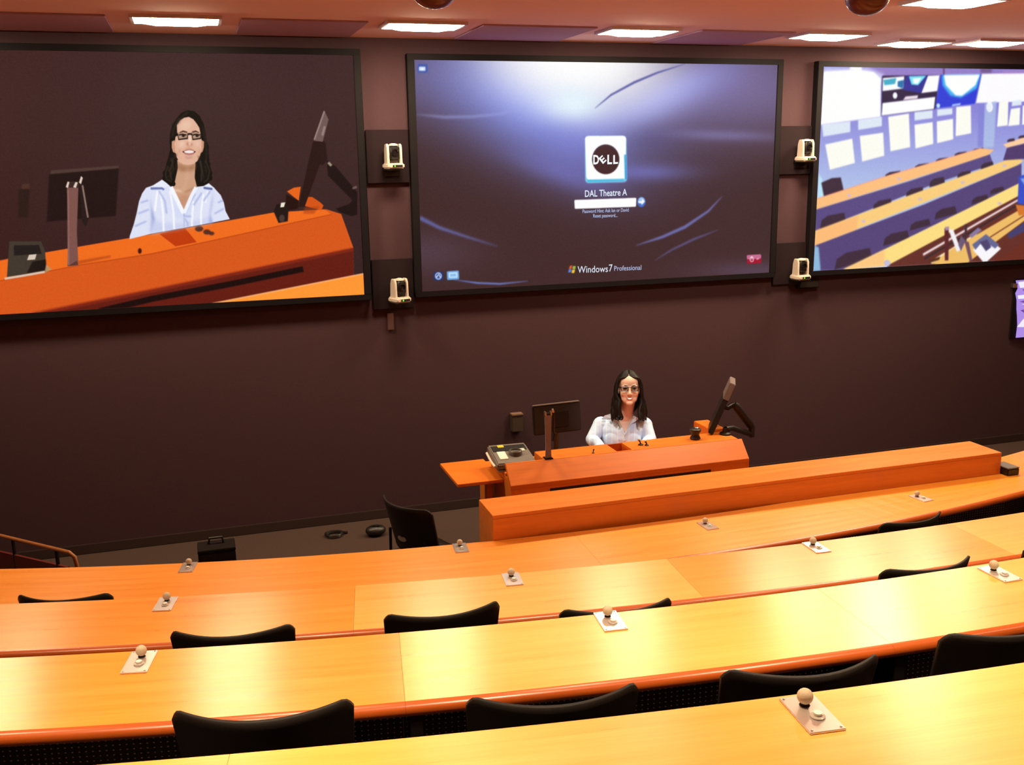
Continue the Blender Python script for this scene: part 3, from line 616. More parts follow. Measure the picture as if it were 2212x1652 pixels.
R([(60, 1300), (830, 1010), (1590, 735), (1655, 762), (1600, 803), (800, 1120), (60, 1412)], DT2); R([(60, 1300), (400, 1180), (390, 1290), (60, 1412)], (255, 184, 120), .8, 3); R([(60, 1412), (900, 1095), (1640, 785), (1640, 935), (1000, 1240), (300, 1585), (60, 1620)], (88, 70, 122))
for x, y, w_, h_ in ((220, 1480, 290, 110), (590, 1330, 200, 80), (790, 1235, 160, 60), (980, 1140, 170, 70), (1260, 1045, 130, 50), (1400, 980, 110, 40)): chair_b(x, y, w_, h_, .35)
R([(50, 1400), (100, 1420), (115, 1600), (50, 1600)], (150, 200, 232), .9, 2)
R([(280, 1590), (900, 1290), (1620, 935), (1618, 1030), (1100, 1310), (620, 1560)], (254, 222, 132)); R([(280, 1590), (600, 1440), (600, 1560)], (255, 190, 130), .7, 4)
R([(620, 1560), (1618, 1030), (3400, 300), (3400, 1700), (600, 1700)], (104, 50, 42))
R([(1500, 640), (1700, 570), (1700, 620), (1530, 665)], (255, 206, 160)); R([(1530, 665), (1800, 600), (1800, 740), (1500, 760)], (84, 62, 110)); chair_b(1530, 600, 60, 22); chair_b(1615, 575, 60, 20)
R([(890, 1468), (1610, 1055), (1612, 1070), (895, 1485)], (236, 216, 220)); R([(900, 1500), (1640, 1075), (1640, 1090), (905, 1515)], (60, 44, 50)); R([(940, 1530), (1300, 1310), (1300, 1330), (960, 1545)], (250, 230, 190))
R([(960, 1545), (1100, 1440), (1600, 1150), (3400, 200), (3400, 420), (1659, 1220), (1200, 1560)], (240, 190, 104)); R([(1620, 880), (1700, 860), (1690, 1100), (1610, 1090)], (60, 80, 200)); R([(1630, 900), (1700, 890), (1690, 980)], (150, 190, 245), .8, 2); R([(1595, 1095), (1700, 1110), (1690, 1170), (1620, 1180)], (214, 120, 50))
R([(1530, 1320), (1659, 1230), (1800, 1180), (1800, 1230), (1550, 1355)], (72, 64, 110)); P.line(q_([(1400, 1345), (1659, 1180)]), 3, (120, 60, 40))
R([(1400, 1545), (1659, 1380), (2200, 1100), (3400, 1700), (1400, 1700)], (110, 48, 36))
R([(1310, 1270), (1340, 1290), (1260, 1350), (1240, 1330)], (140, 120, 160)); R([(1055, 1275), (1088, 1280), (1085, 1520), (1058, 1520)], (96, 40, 44)); R([(1085, 1285), (1122, 1285), (1178, 1440), (1150, 1455)], (244, 240, 246)); R([(1060, 1265), (1090, 1262), (1090, 1290), (1060, 1292)], (170, 140, 170))
R([(1210, 1245), (1228, 1245), (1222, 1380), (1206, 1390)], (70, 48, 60)); R([(1205, 1370), (1240, 1380), (1268, 1520), (1245, 1525)], (120, 80, 96)); R([(1272, 1440), (1365, 1335), (1485, 1430), (1360, 1545)], (248, 246, 252)); R([(1265, 1400), (1370, 1320), (1470, 1400), (1440, 1430), (1350, 1370), (1290, 1440)], (104, 104, 150)); R([(1320, 1380), (1380, 1360), (1410, 1420), (1370, 1450)], (80, 70, 110))
R([(1180, 1330), (1215, 1370), (1180, 1450), (1160, 1400)], (110, 90, 120)); R([(930, 1520), (1025, 1490), (1015, 1515), (940, 1540)], (90, 50, 30))
for c in ((330, 1025), (710, 900), (440, 1222), (870, 1055), (1195, 928), (1510, 802), (1475, 1088)): P.disc(q_([c])[0], 4.4, 3, (214, 190, 210))
P.disc(q_([(620, 1540)])[0], 7, 7, (200, 190, 220)); P.line(q_([(1050, 60), (1050, 110)]), 5, (90, 50, 90), .7, 1)
R([(1325, 60), (1420, 65), (1410, 95), (1330, 95)], (96, 58, 90), .6, 3)
IM_R = P.image('classroom_picture', 4.0, 2.2)
make_screen('right', IM_R, 'large wall screen at right showing the bright classroom with rows of desks')
# ------------------------------------------------------------------ room cameras on their dark panels, between the screens
def mount_panel(x0, x1, z0, z1, label):
    t = tag(obj('mounting_panel', B((x0, WALLY-0.03, z0), (x1, WALLY, z1)), M_MOUNT, bevel=0.004), label, 'wall panel', 'dark panels behind the room cameras')
    return t
def make_cam(label, loc, rz):
    t = thing('room_camera', label, 'camera', loc, rz, 'white room cameras between the wall screens')
    bs = MB().prism([(-0.075, -0.055), (-0.062, -0.082), (0.062, -0.082), (0.075, -0.055), (0.075, 0.06), (-0.075, 0.06)], 0, 0.042, lambda a, b, z: (a, b, z))
    obj('base', bs, M_PTZ, t, bevel=0.010, smooth=True, seg=3)
    for s in (-1, 1):
        arm = MB().prism([(-0.05, 0.03), (0.045, 0.03), (0.035, 0.15), (0.02, 0.19), (-0.03, 0.19), (-0.045, 0.16)], s*0.043, s*0.062, lambda a, b, x: (x, a, b))
        obj('arm', arm, M_PTZ, t, bevel=0.005, smooth=True)
    obj('rear_shell', MB().box((-0.045, 0.018, 0.03), (0.045, 0.052, 0.185)), M_PTZ, t, bevel=0.012, smooth=True)
    hd = obj('head', MB().box((-0.040, -0.052, 0.062), (0.040, 0.02, 0.178)), M_BLACK, t, bevel=0.014, smooth=True, seg=3)
    obj('lens', MB().lathe([(0.026, -0.0), (0.028, 0.012), (0.020, 0.014), (0.018, 0.006), (0.0005, 0.008)], c=(0, -0.05, 0.125), n=20, axis='y'), M_LENS, hd, smooth=True)
    obj('head_cap', MB().lathe([(0.038, 0), (0.034, 0.012), (0.015, 0.018)], c=(0, -0.012, 0.176), n=20), M_PTZ, t, smooth=True)
    ft = obj('display_window', B((-0.03, -0.085, 0.010), (0.05, -0.080, 0.028)), M_BLACK, t)
    obj('indicator_light', B((-0.018, -0.088, 0.013), (-0.008, -0.084, 0.026)), M_GREEN, ft)
    obj('shelf_bracket', MB().box((-0.07, -0.07, -0.012), (0.07, 0.075, -0.002)).box((-0.06, 0.063, -0.06), (0.06, 0.075, -0.002)), M_DKMET, t)
    return t
cams = [((797, 280), (884, 395), (851, 364), 0.10, 'upper', 'left'), ((818, 562), (889, 666), (864, 652), 0.32, 'lower', 'left'),
        ((1686, 272), (1757, 376), (1741, 348), 0.05, 'upper', 'right'), ((1668, 527), (1738, 613), (1730, 603), 0.05, 'lower', 'right')]
cam0 = None
for a, b, c, rz, hi, sd in cams:
    A, Bq, Cq = at_y(*a, D), at_y(*b, D), at_y(*c, D-0.06)
    gap = 'left and middle' if sd == 'left' else 'middle and right'
    x0, x1 = (1.36, 1.70) if sd == 'left' else (5.085, 5.425)
    mount_panel(x0, x1, Bq[2], A[2], 'dark square panel behind the %s white camera between %s wall screens' % (hi, gap))
    lab = '%s white room camera in the gap between the %s wall screens' % (hi, gap)
    loc = (Cq[0], D-0.045, Cq[2])
    if cam0 is None: cam0 = make_cam(lab, loc, rz)
    else: dup(cam0, loc, rz, lab, 'white room cameras between the wall screens')
A, Bq = at_y(1729, 607, D), at_y(1769, 622, D)
t = thing('cable_box', 'small dark box on the wall just under the lower right white camera', 'box', ((A[0]+Bq[0])/2, WALLY, Bq[2]))
obj('body', B((-0.11, -0.05, 0), (0.11, 0, A[2]-Bq[2])), M_MOUNT, t, bevel=0.004); obj('cover', B((-0.10, -0.056, 0.012), (0.10, -0.05, A[2]-Bq[2]-0.012)), M_BLACK, t, bevel=0.002)
A, Bq = at_y(836, 676, WALLY), at_y(851, 712, WALLY)
tag(obj('cable_cover', B((A[0], WALLY-0.015, Bq[2]), (Bq[0], WALLY, A[2])), mat('cable_cover_paint', (0.12, 0.058, 0.05), 0.7), bevel=0.004), 'short brown cable cover on the wall under lower left white camera', 'cable cover')
# framed purple picture at the right end of the front wall
A, Bq = at_y(2193, 606, WALLY-0.03), at_y(2200, 729, WALLY-0.03)
t = thing('display_panel', 'lit purple and white panel on the wall at the right picture edge', 'wall display', (A[0]+0.35, WALLY, Bq[2]))
hh = A[2]-Bq[2]
obj('backing', B((-0.34, -0.02, 0), (0.36, 0, hh)), M_FRAME, t)
edge = [(-0.335, hh), (-0.30, hh*.86), (-0.325, hh*.78), (-0.30, hh*.66), (-0.29, hh*.5), (-0.275, hh*.38), (-0.26, hh*.22), (-0.265, 0.0), (0.36, 0.0), (0.36, hh)]
obj('lit_face', MB().prism(edge, -0.03, -0.0205, lambda a, b, y: (a, y, b)), emis('panel_purple', lin((176, 142, 232)), 1.0), t)
for q in ([(-0.31, .97), (-0.1, .99), (0.34, .93), (0.34, .88), (-0.28, .87)], [(-0.3, .74), (-0.05, .76), (0.34, .70), (0.34, .66), (-0.29, .68)], [(-0.24, .58), (0.0, .64), (0.34, .60), (0.34, .54), (-0.1, .56)], [(-0.27, .19), (-0.2, .32), (-0.05, .40), (0.34, .36), (0.34, .30), (-0.1, .17)]):
    obj('light_streak', MB().prism([(a, b*hh) for a, b in q], -0.034, -0.03, lambda a, b, y: (a, y, b)), emis('panel_white', lin((244, 238, 255)), 1.0), t)
for q in ([(-0.25, .84), (-0.05, .86), (0.2, .80), (-0.2, .78)], [(-0.27, .63), (-0.15, .66), (0.1, .64), (-0.2, .60)], [(-0.25, .48), (0.0, .52), (0.3, .46), (-0.2, .43)]):
    obj('dark_streak', MB().prism([(a, b*hh) for a, b in q], -0.033, -0.03, lambda a, b, y: (a, y, b)), emis('panel_dark', lin((120, 74, 160)), 1.0), t)
obj('corner_clip', B((-0.38, -0.045, hh*.88), (-0.325, 0, hh*.95)), M_CHROME, t, bevel=0.004)

# ------------------------------------------------------------------ desks
XA, XB = -3.9, 9.6
def ang(r, x): return math.asin((x-r['c'][0])/r['R'])
def pt(r, a, R): return (r['c'][0]+R*math.sin(a), r['c'][1]-R*math.cos(a))
def ang_px(r, px): q = at_z(*px, r['top']); return math.atan2(q[0]-r['c'][0], r['c'][1]-q[1])
BOX_X0, BOX_X1, BOX_Y = 1.59, 5.385, 5.488
SEAMS = [[(1277, 1194), None], [(767, 1266), (1440, 1207), (2050, 1130)], [(862, 1371), (1770, 1274)], []]
EXTRA = [[-0.33, 0.285, 0.42], [-0.30, 0.115, 0.21], [-0.256, 0.05, 0.15, 0.25, 0.36], [-0.27, -0.18, -0.035, 0.06, 0.16, 0.26, 0.36]]
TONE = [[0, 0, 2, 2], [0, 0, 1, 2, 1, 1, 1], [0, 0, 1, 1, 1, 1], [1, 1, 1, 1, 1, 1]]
LABD = ['front curved wooden desk, partly behind the long wooden box', 'second curved wooden desk from the front, with two seams in view',
        'third curved wooden desk from the front, the broad one with a dotted panel beneath', 'nearest curved wooden desk, cut off at the bottom right']
M_PERF = bpy.data.materials.new('perforated_panel'); M_PERF.use_nodes = True
nt = M_PERF.node_tree; b = nt.nodes['Principled BSDF']; b.inputs['Roughness'].default_value = 0.6
tc = nt.nodes.new('ShaderNodeTexCoord'); mp = nt.nodes.new('ShaderNodeMapping'); mp.inputs['Scale'].default_value = (47, 58, 1)
fr = nt.nodes.new('ShaderNodeVectorMath'); fr.operation = 'FRACTION'; sb = nt.nodes.new('ShaderNodeVectorMath'); sb.operation = 'SUBTRACT'; sb.inputs[1].default_value = (0.5, 0.5, 0)
ln = nt.nodes.new('ShaderNodeVectorMath'); ln.operation = 'LENGTH'; lt = nt.nodes.new('ShaderNodeMath'); lt.operation = 'LESS_THAN'; lt.inputs[1].default_value = 0.14
nt.links.new(tc.outputs['UV'], mp.inputs[0]); nt.links.new(mp.outputs[0], fr.inputs[0]); nt.links.new(fr.outputs[0], sb.inputs[0]); nt.links.new(sb.outputs[0], ln.inputs[0]); nt.links.new(ln.outputs['Value'], lt.inputs[0])
mx = nt.nodes.new('ShaderNodeMix'); mx.data_type = 'RGBA'; mx.inputs[6].default_value = (0.02, 0.012, 0.011, 1); mx.inputs[7].default_value = (0.75, 0.62, 0.55, 1)  # pale dots paint the light seen through the holes
nt.links.new(lt.outputs[0], mx.inputs[0]); nt.links.new(mx.outputs[2], b.inputs['Base Color'])

for k, r in enumerate(ROWS):
    t = thing('lecture_desk', LABD[k], 'desk', (0, 0, r['z']), 0, 'curved rows of lecture desks')
    top = 0.74; th = 0.034
    seams = sorted([ang_px(r, q) for q in SEAMS[k] if q]+EXTRA[k]+[ang(r, XA), ang(r, XB)])
    cut = (lambda p: (p[0], min(p[1], BOX_Y-0.002)) if (k == 0 and BOX_X0-0.001 < p[0] < BOX_X1+0.001) else p)
    for i in range(len(seams)-1):
        a0, a1 = seams[i]+0.00002, seams[i+1]-0.00002
        if a1-a0 < 0.004: continue
        A = list(np.linspace(a0, a1, max(6, int((a1-a0)*r['R']/0.12))))
        if k == 0:
            for xx in (BOX_X0-0.0012, BOX_X0, BOX_X1, BOX_X1+0.0012):
                aa = math.asin((xx-r['c'][0])/(r['R']+0.02))
                if a0 < aa < a1: A.append(aa)
            A.sort()
        m = MB(); n = len(A); Rn = r['N']
        V = []; UV = []
        for a in A:
            f_ = cut(pt(r, a, r['R'])); nr = pt(r, a, Rn)
            for z in (top, top-th):
                V += [(f_[0], f_[1], z), (nr[0], nr[1], z)]; UV += [(a*r['R']+i*3.3, 0.0+i*.7), (a*r['R']+i*3.3, Rn-r['R']+i*.7)]
        Fc = []
        for j in range(n-1):
            o, p = 4*j, 4*(j+1)
            Fc += [(o, o+1, p+1, p), (o+2, p+2, p+3, o+3), (o, p, p+2, o+2), (o+1, o+3, p+3, p+1)]
        Fc += [(0, 2, 3, 1), (4*n-4, 4*n-3, 4*n-1, 4*n-2)]
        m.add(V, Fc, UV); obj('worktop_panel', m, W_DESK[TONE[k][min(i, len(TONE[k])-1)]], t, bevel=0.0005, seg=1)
        # rounded near edge of the same section
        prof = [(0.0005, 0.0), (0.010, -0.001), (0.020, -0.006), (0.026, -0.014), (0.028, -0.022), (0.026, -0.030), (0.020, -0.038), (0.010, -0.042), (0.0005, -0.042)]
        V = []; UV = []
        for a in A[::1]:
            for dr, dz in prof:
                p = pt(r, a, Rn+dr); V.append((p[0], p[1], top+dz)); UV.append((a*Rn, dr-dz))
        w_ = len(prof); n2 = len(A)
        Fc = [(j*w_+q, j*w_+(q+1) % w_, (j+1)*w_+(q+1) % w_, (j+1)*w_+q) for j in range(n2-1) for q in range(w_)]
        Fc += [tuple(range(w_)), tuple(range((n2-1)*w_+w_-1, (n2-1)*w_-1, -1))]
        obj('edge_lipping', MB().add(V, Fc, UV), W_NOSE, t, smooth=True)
        # perforated modesty panel hanging under the far part of the section
        Rm = r['R']+0.10; V = []; UV = []
        for a in A:
            p0, p1 = pt(r, a, Rm), pt(r, a, Rm+0.012)
            if k == 0 and BOX_X0-.05 < p0[0] < BOX_X1+.05:
                dd = max(0, p0[1]+0.02-BOX_Y+0.03); p0 = (p0[0], p0[1]-dd); p1 = (p1[0], p1[1]-dd)
            V += [(p0[0], p0[1], 0.12), (p1[0], p1[1], 0.12), (p1[0], p1[1], 0.704), (p0[0], p0[1], 0.704)]; s_ = a*Rm; UV += [(s_, 0.12), (s_, 0.12), (s_, 0.704), (s_, 0.704)]
        Fc = [(4*j+q, 4*j+(q+1) % 4, 4*j+4+(q+1) % 4, 4*j+4+q) for j in range(len(A)-1) for q in range(4)]+[(0, 1, 2, 3), (4*len(A)-1, 4*len(A)-2, 4*len(A)-3, 4*len(A)-4)]
        obj('modesty_panel', MB().add(V, Fc, UV), M_PERF, t)
        # a slab leg at each seam
        al = a0+0.03/r['R'] if i else a0+0.02
        c, s_ = math.cos(al), math.sin(al); p = pt(r, al, r['R']+0.29)
        obj('leg', MB().obox((p[0], p[1], 0.352), ((c, s_, 0), (s_, -c, 0), (0, 0, 1)), (0.018, 0.165, 0.352)), M_DKMET, t)

# ------------------------------------------------------------------ desk microphones
def make_mic(label, loc, rz, ring=True):
    t = thing('desk_microphone', label, 'microphone', loc, rz, 'ball microphones set along the desks')
    obj('plate', B((-0.041, -0.0715, 0.0), (0.041, 0.0715, 0.005)), M_PLATE, t, bevel=0.0015)
    obj('stem', MB().lathe([(0.012, 0.005), (0.010, 0.008), (0.007, 0.014)], c=(0, 0.032, 0), n=14), M_DKMET, t, smooth=True)
    obj('ball_head', MB().ell((0, 0.032, 0.0255), (0.0175, 0.0175, 0.0175), 18, 12), M_BALL, t, smooth='all')
    bt = obj('push_button', MB().lathe([(0.016, 0.005), (0.016, 0.008), (0.012, 0.010), (0.006, 0.010), (0.001, 0.010)], c=(0.004, -0.018, 0), n=20), M_BUTTON, t, smooth=True)
    obj('button_cap', MB().lathe([(0.009, 0.011), (0.009, 0.016), (0.002, 0.017)], c=(0.004, -0.018, 0), n=14), M_WHITEP, bt, smooth=True)
    for sx, sy in ((-1, -1), (1, -1), (-1, 1), (1, 1)):
        obj('screw', MB().lathe([(0.003, 0.005), (0.0026, 0.0065), (0.0006, 0.0068)], c=(sx*0.033, sy*0.063, 0), n=8), M_CHROME, t, smooth=True)
    return t
mics = [(3, (1718, 1505), 'ball microphone on the nearest desk, the largest in the picture'),
        (2, (314, 1407), 'ball microphone on the third desk, between two chair backs at left'), (2, (1305, 1322), 'ball microphone on a white-glaring plate at the middle of the third desk'), (2, (2128, 1224), 'ball microphone at the right end of the third desk'),
        (1, (366, 1290), 'ball microphone on the second desk at its left end'), (1, (1101, 1238), 'ball microphone on a bluish plate at the middle of the second desk'), (1, (1746, 1171), 'ball microphone on a glaring plate right of the middle of the second desk'),
        (0, (412, 1215), 'ball microphone at the left end of the front desk'), (0, (991, 1174), 'ball microphone on the front desk just left of the long wooden box'), (0, (1516, 1127), 'ball microphone on the front desk against the middle of the long box'), (0, (1970, 1069), 'ball microphone on the front desk against the right end of the long box')]
mic0 = None
for k, px, lb in mics:
    r = ROWS[k]; q = at_z(*px, r['top']); a = math.atan2(q[0]-r['c'][0], r['c'][1]-q[1])
    loc = (q[0]+math.sin(a)*0.074, q[1]-math.cos(a)*0.074, r['top'])
    if k == 0 and BOX_X0 < q[0] < BOX_X1: loc = (loc[0], min(loc[1], BOX_Y-0.082), loc[2])
    if mic0 is None: mic0 = make_mic(lb, loc, a)
    else: dup(mic0, loc, a, lb, 'ball microphones set along the desks')

# ------------------------------------------------------------------ chairs
def make_chair(label, loc, rz, group):
    t = thing('lecture_chair', label, 'chair', loc, rz, group)
    W = 0.245
    def backpt(u, v, off):
        # u -1..1 across, v 0..1 up
        x = W*u*(1-0.08*(1-v)); y = -0.240+0.100*u*u-0.06*v+0.02*(1-v); z = 0.53+v*0.335
        return (x, y+off, z)
    def rounded(u, v):
        e = max(0.0, (abs(u)-0.86)/0.14); return v*(1-0.11*e**2.2) if v > 0.5 else v+(0.18*e**2)*(1-2*v)
    us = np.sin(np.linspace(-PI/2, PI/2, 25)); vs = np.linspace(0, 1, 12)
    g1 = [[backpt(u, rounded(u, v), 0.0) for u in us] for v in vs]; g2 = [[backpt(u, rounded(u, v), -0.014) for u in us] for v in vs]
    m = MB().sheet(g1).sheet([row[::-1] for row in g2])
    h, w = len(vs), len(us); o = h*w
    i1 = lambda i, j: i*w+j
    i2 = lambda i, j: o+i*w+(w-1-j)
    ring = [(0, j) for j in range(w)]+[(i, w-1) for i in range(1, h)]+[(h-1, j) for j in range(w-2, -1, -1)]+[(i, 0) for i in range(h-2, 0, -1)]
    for a, b_ in zip(ring, ring[1:]+ring[:1]): m.f.append((i1(*a), i2(*a), i2(*b_), i1(*b_)))
    bk = obj('backrest', m, M_CHAIR, t, smooth='all')
    obj('badge', MB().add([(0.042*math.cos(a), -0.2595+0.3*(0.042*math.cos(a))**2, 0.625+0.019*math.sin(a)) for a in np.linspace(0, 2*PI, 25)[:-1]]+[(0.042*math.cos(a), -0.246, 0.625+0.019*math.sin(a)) for a in np.linspace(0, 2*PI, 25)[:-1]],
        [tuple(range(24)), tuple(range(47, 23, -1))]+[(i, 24+i, 24+(i+1) % 24, (i+1) % 24) for i in range(24)]), mat('badge_grey', (0.22, 0.19, 0.17), 0.5), bk)
    st = MB(); n = 14
    gs = [[(0.23*u*(1-0.06*max(0, v)), -0.20+0.44*(v+1)/2, 0.455-0.012*(1-u*u)+(-0.03*max(0, v-0.6)/0.4 if v > .6 else 0)+0.015*max(0, -v-.6)) for u in np.linspace(-1, 1, n)] for v in np.linspace(-1, 1, n)]
    gl = [[(x, y, z-0.014) for x, y, z in row][::-1] for row in gs]
    st.sheet(gs).sheet(gl); o = n*n
    ring = [(0, j) for j in range(n)]+[(i, n-1) for i in range(1, n)]+[(n-1, j) for j in range(n-2, -1, -1)]+[(i, 0) for i in range(n-2, 0, -1)]
    for a, b_ in zip(ring, ring[1:]+ring[:1]): st.f.append((a[0]*n+a[1], o+a[0]*n+n-1-a[1], o+b_[0]*n+n-1-b_[1], b_[0]*n+b_[1]))
    obj('seat', st, M_CHAIR, t, smooth='all')
    for s in (-1, 1):
        obj('back_support', MB().tube([(s*0.17, -0.05, 0.435), (s*0.175, -0.17, 0.44), (s*0.18, -0.215, 0.48), (s*0.18, -0.212, 0.64)], 0.010, 10), M_DKMET, t, smooth=True)
        for fy, by in ((0.17, 0.21), (-0.14, -0.235)):
            lg = obj('leg', MB().tube([(s*0.15, fy*0.6, 0.432), (s*0.19, fy, 0.425), (s*0.205, by, 0.012)], 0.0105, 10), M_DKMET, t, smooth=True)
            obj('foot', MB().lathe([(0.013, 0), (0.014, 0.012), (0.012, 0.02)], c=(s*0.205, by, 0), n=12), M_BLACK, lg, smooth=True)
    return t
GCH = 'black chairs tucked in along the desks'
chairs = [(2, (372, 1558), (765, 1530), 'black chair back behind the third desk, furthest left of its row'),
          (2, (1005, 1530), (1380, 1495), 'black chair back second from the left behind the third desk'),
          (2, (1555, 1470), (1897, 1432), 'black chair back behind the third desk, above the largest microphone'),
          (2, (2012, 1395), (2320, 1338), 'black chair back behind the third desk cut by the right picture edge'),
          (1, (366, 1380), (640, 1363), 'black chair back at the second desk, left of the pair in the middle'),
          (1, (825, 1345), (1083, 1312), 'black chair back at the second desk, right of the pair in the middle'),
          (1, (1206, 1334), (1452, 1305), 'black chair at the second desk showing two thin corners left of a ball microphone'),
          (1, (1895, 1247), (2097, 1212), 'black chair back at the second desk on the right, beside a ball microphone'),
          (1, (2204, 1196), (2384, 1160), 'sliver of a black chair at the second desk, right picture edge'),
          (0, (1890, 1145), (2038, 1112), 'black chair back at the front desk on the right'),
          (0, (40, 1294), (246, 1290), 'black chair at the front desk, far left, only its thin top showing'),]
ch0 = None
for k, p0, p1, lb in chairs:
    r = ROWS[k]; h = r['z']+0.82
    a_, b_ = at_z(*p0, h), at_z(*p1, h); mid = (a_+b_)/2; dd = b_-a_; rz = math.atan2(dd[1], dd[0])
    fw_ = np.array([-math.sin(rz), math.cos(rz)])
    c = mid[:2]+fw_*0.20
    if k == 0 and p0[0] == 40: c = c-np.array([0.0, 0.02])
    if ch0 is None: ch0 = make_chair(lb, (c[0], c[1], r['z']), rz, GCH)
    else: dup(ch0, (c[0], c[1], r['z']), rz, lb, GCH)
    if lb.startswith('black chair at the front'): pass
q = at_z(884, 1088, 0.83)
dup(ch0, (q[0]+0.16, q[1]+0.05, 0), -1.10, 'black chair with a pale oval badge standing alone in front of the front desk', 'loose chair on the front floor')

# ------------------------------------------------------------------ long box in front of the front desk
t = thing('front_cabinet', 'long low orange wooden box rising above the front desk', 'cabinet', (BOX_X0, BOX_Y, 0))
bw, bd, bh = BOX_X1-BOX_X0, 0.315, 0.90
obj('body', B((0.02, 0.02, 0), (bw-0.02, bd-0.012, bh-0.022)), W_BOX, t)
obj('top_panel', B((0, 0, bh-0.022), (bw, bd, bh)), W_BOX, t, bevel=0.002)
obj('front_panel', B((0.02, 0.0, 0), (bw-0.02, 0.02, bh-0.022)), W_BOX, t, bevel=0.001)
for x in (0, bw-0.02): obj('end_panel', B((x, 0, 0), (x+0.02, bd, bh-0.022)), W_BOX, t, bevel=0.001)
t = thing('desk_console', 'small dark box with grey lid on the front desk beside the long box', 'box', (5.445, 5.50, 0.74))
obj('body', B((-0.052, -0.075, 0.0), (0.052, 0.075, 0.05)), M_BLACK, t, bevel=0.006); obj('lid', B((-0.052, -0.075, 0.05), (0.052, 0.075, 0.058)), M_GREYP, t, bevel=0.003)

# ------------------------------------------------------------------ teaching podium
PX0, PX1, PY, PZ, PL = 1.94, 3.79, 6.24, 0.81, 0.933
WORK = 0.75
t = pod = thing('teaching_podium', 'orange wooden teaching podium with a sloping front, in front of the lecturer', 'podium', (PX0, PY, 0))
pw = PX1-PX0
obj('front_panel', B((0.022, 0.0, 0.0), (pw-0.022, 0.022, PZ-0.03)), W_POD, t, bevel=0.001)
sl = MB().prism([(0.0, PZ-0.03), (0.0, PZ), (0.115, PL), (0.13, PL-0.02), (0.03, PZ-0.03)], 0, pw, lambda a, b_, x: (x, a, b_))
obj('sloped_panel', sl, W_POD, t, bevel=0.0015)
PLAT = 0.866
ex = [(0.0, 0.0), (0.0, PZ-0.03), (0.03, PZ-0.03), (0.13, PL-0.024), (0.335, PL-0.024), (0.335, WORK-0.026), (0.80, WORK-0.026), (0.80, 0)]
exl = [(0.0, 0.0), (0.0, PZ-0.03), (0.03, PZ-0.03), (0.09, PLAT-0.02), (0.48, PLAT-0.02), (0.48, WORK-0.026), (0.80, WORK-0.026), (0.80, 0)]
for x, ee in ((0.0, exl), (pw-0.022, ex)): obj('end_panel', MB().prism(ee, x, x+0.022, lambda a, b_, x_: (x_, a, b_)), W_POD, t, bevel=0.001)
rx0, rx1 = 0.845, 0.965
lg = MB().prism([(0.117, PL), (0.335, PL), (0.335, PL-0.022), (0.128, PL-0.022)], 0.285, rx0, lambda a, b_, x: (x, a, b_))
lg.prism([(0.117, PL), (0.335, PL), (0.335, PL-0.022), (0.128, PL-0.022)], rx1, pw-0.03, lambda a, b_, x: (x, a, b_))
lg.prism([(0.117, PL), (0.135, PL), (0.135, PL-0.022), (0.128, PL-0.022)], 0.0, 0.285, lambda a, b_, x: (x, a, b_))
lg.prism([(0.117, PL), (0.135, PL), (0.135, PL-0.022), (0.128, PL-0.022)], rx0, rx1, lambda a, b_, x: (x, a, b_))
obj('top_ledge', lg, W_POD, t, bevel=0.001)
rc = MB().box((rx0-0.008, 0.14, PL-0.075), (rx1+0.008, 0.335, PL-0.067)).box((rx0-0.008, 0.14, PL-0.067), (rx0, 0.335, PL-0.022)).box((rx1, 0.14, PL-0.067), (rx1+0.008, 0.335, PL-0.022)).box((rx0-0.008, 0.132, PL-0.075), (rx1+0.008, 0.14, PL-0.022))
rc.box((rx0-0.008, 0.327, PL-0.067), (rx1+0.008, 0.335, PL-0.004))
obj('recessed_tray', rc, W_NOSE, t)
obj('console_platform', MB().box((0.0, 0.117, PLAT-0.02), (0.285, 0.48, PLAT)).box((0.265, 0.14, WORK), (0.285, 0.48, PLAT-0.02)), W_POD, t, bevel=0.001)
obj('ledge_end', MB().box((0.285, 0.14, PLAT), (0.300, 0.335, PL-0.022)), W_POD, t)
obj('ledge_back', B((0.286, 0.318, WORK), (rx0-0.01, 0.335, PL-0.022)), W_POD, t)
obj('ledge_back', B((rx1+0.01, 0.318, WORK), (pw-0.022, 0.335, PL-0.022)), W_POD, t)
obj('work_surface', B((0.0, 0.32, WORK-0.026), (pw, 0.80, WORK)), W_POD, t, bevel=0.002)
obj('vent_slot', B((0.285, -0.004, 0.737), (1.533, 0.002, 0.761)), M_SLOT, t)
obj('side_shelf', B((-0.335, 0.16, PZ-0.022), (-0.001, 0.68, PZ)), W_POD, t, bevel=0.002)
obj('shelf_leg', B((-0.075, 0.34, 0.0), (-0.035, 0.40, PZ-0.022)), W_POD, t, bevel=0.002)
wg = MB().box((pw-0.135, 0.335, WORK), (pw-0.01, 0.62, 0.955))
obj('side_block', wg, W_POD, t, bevel=0.003)
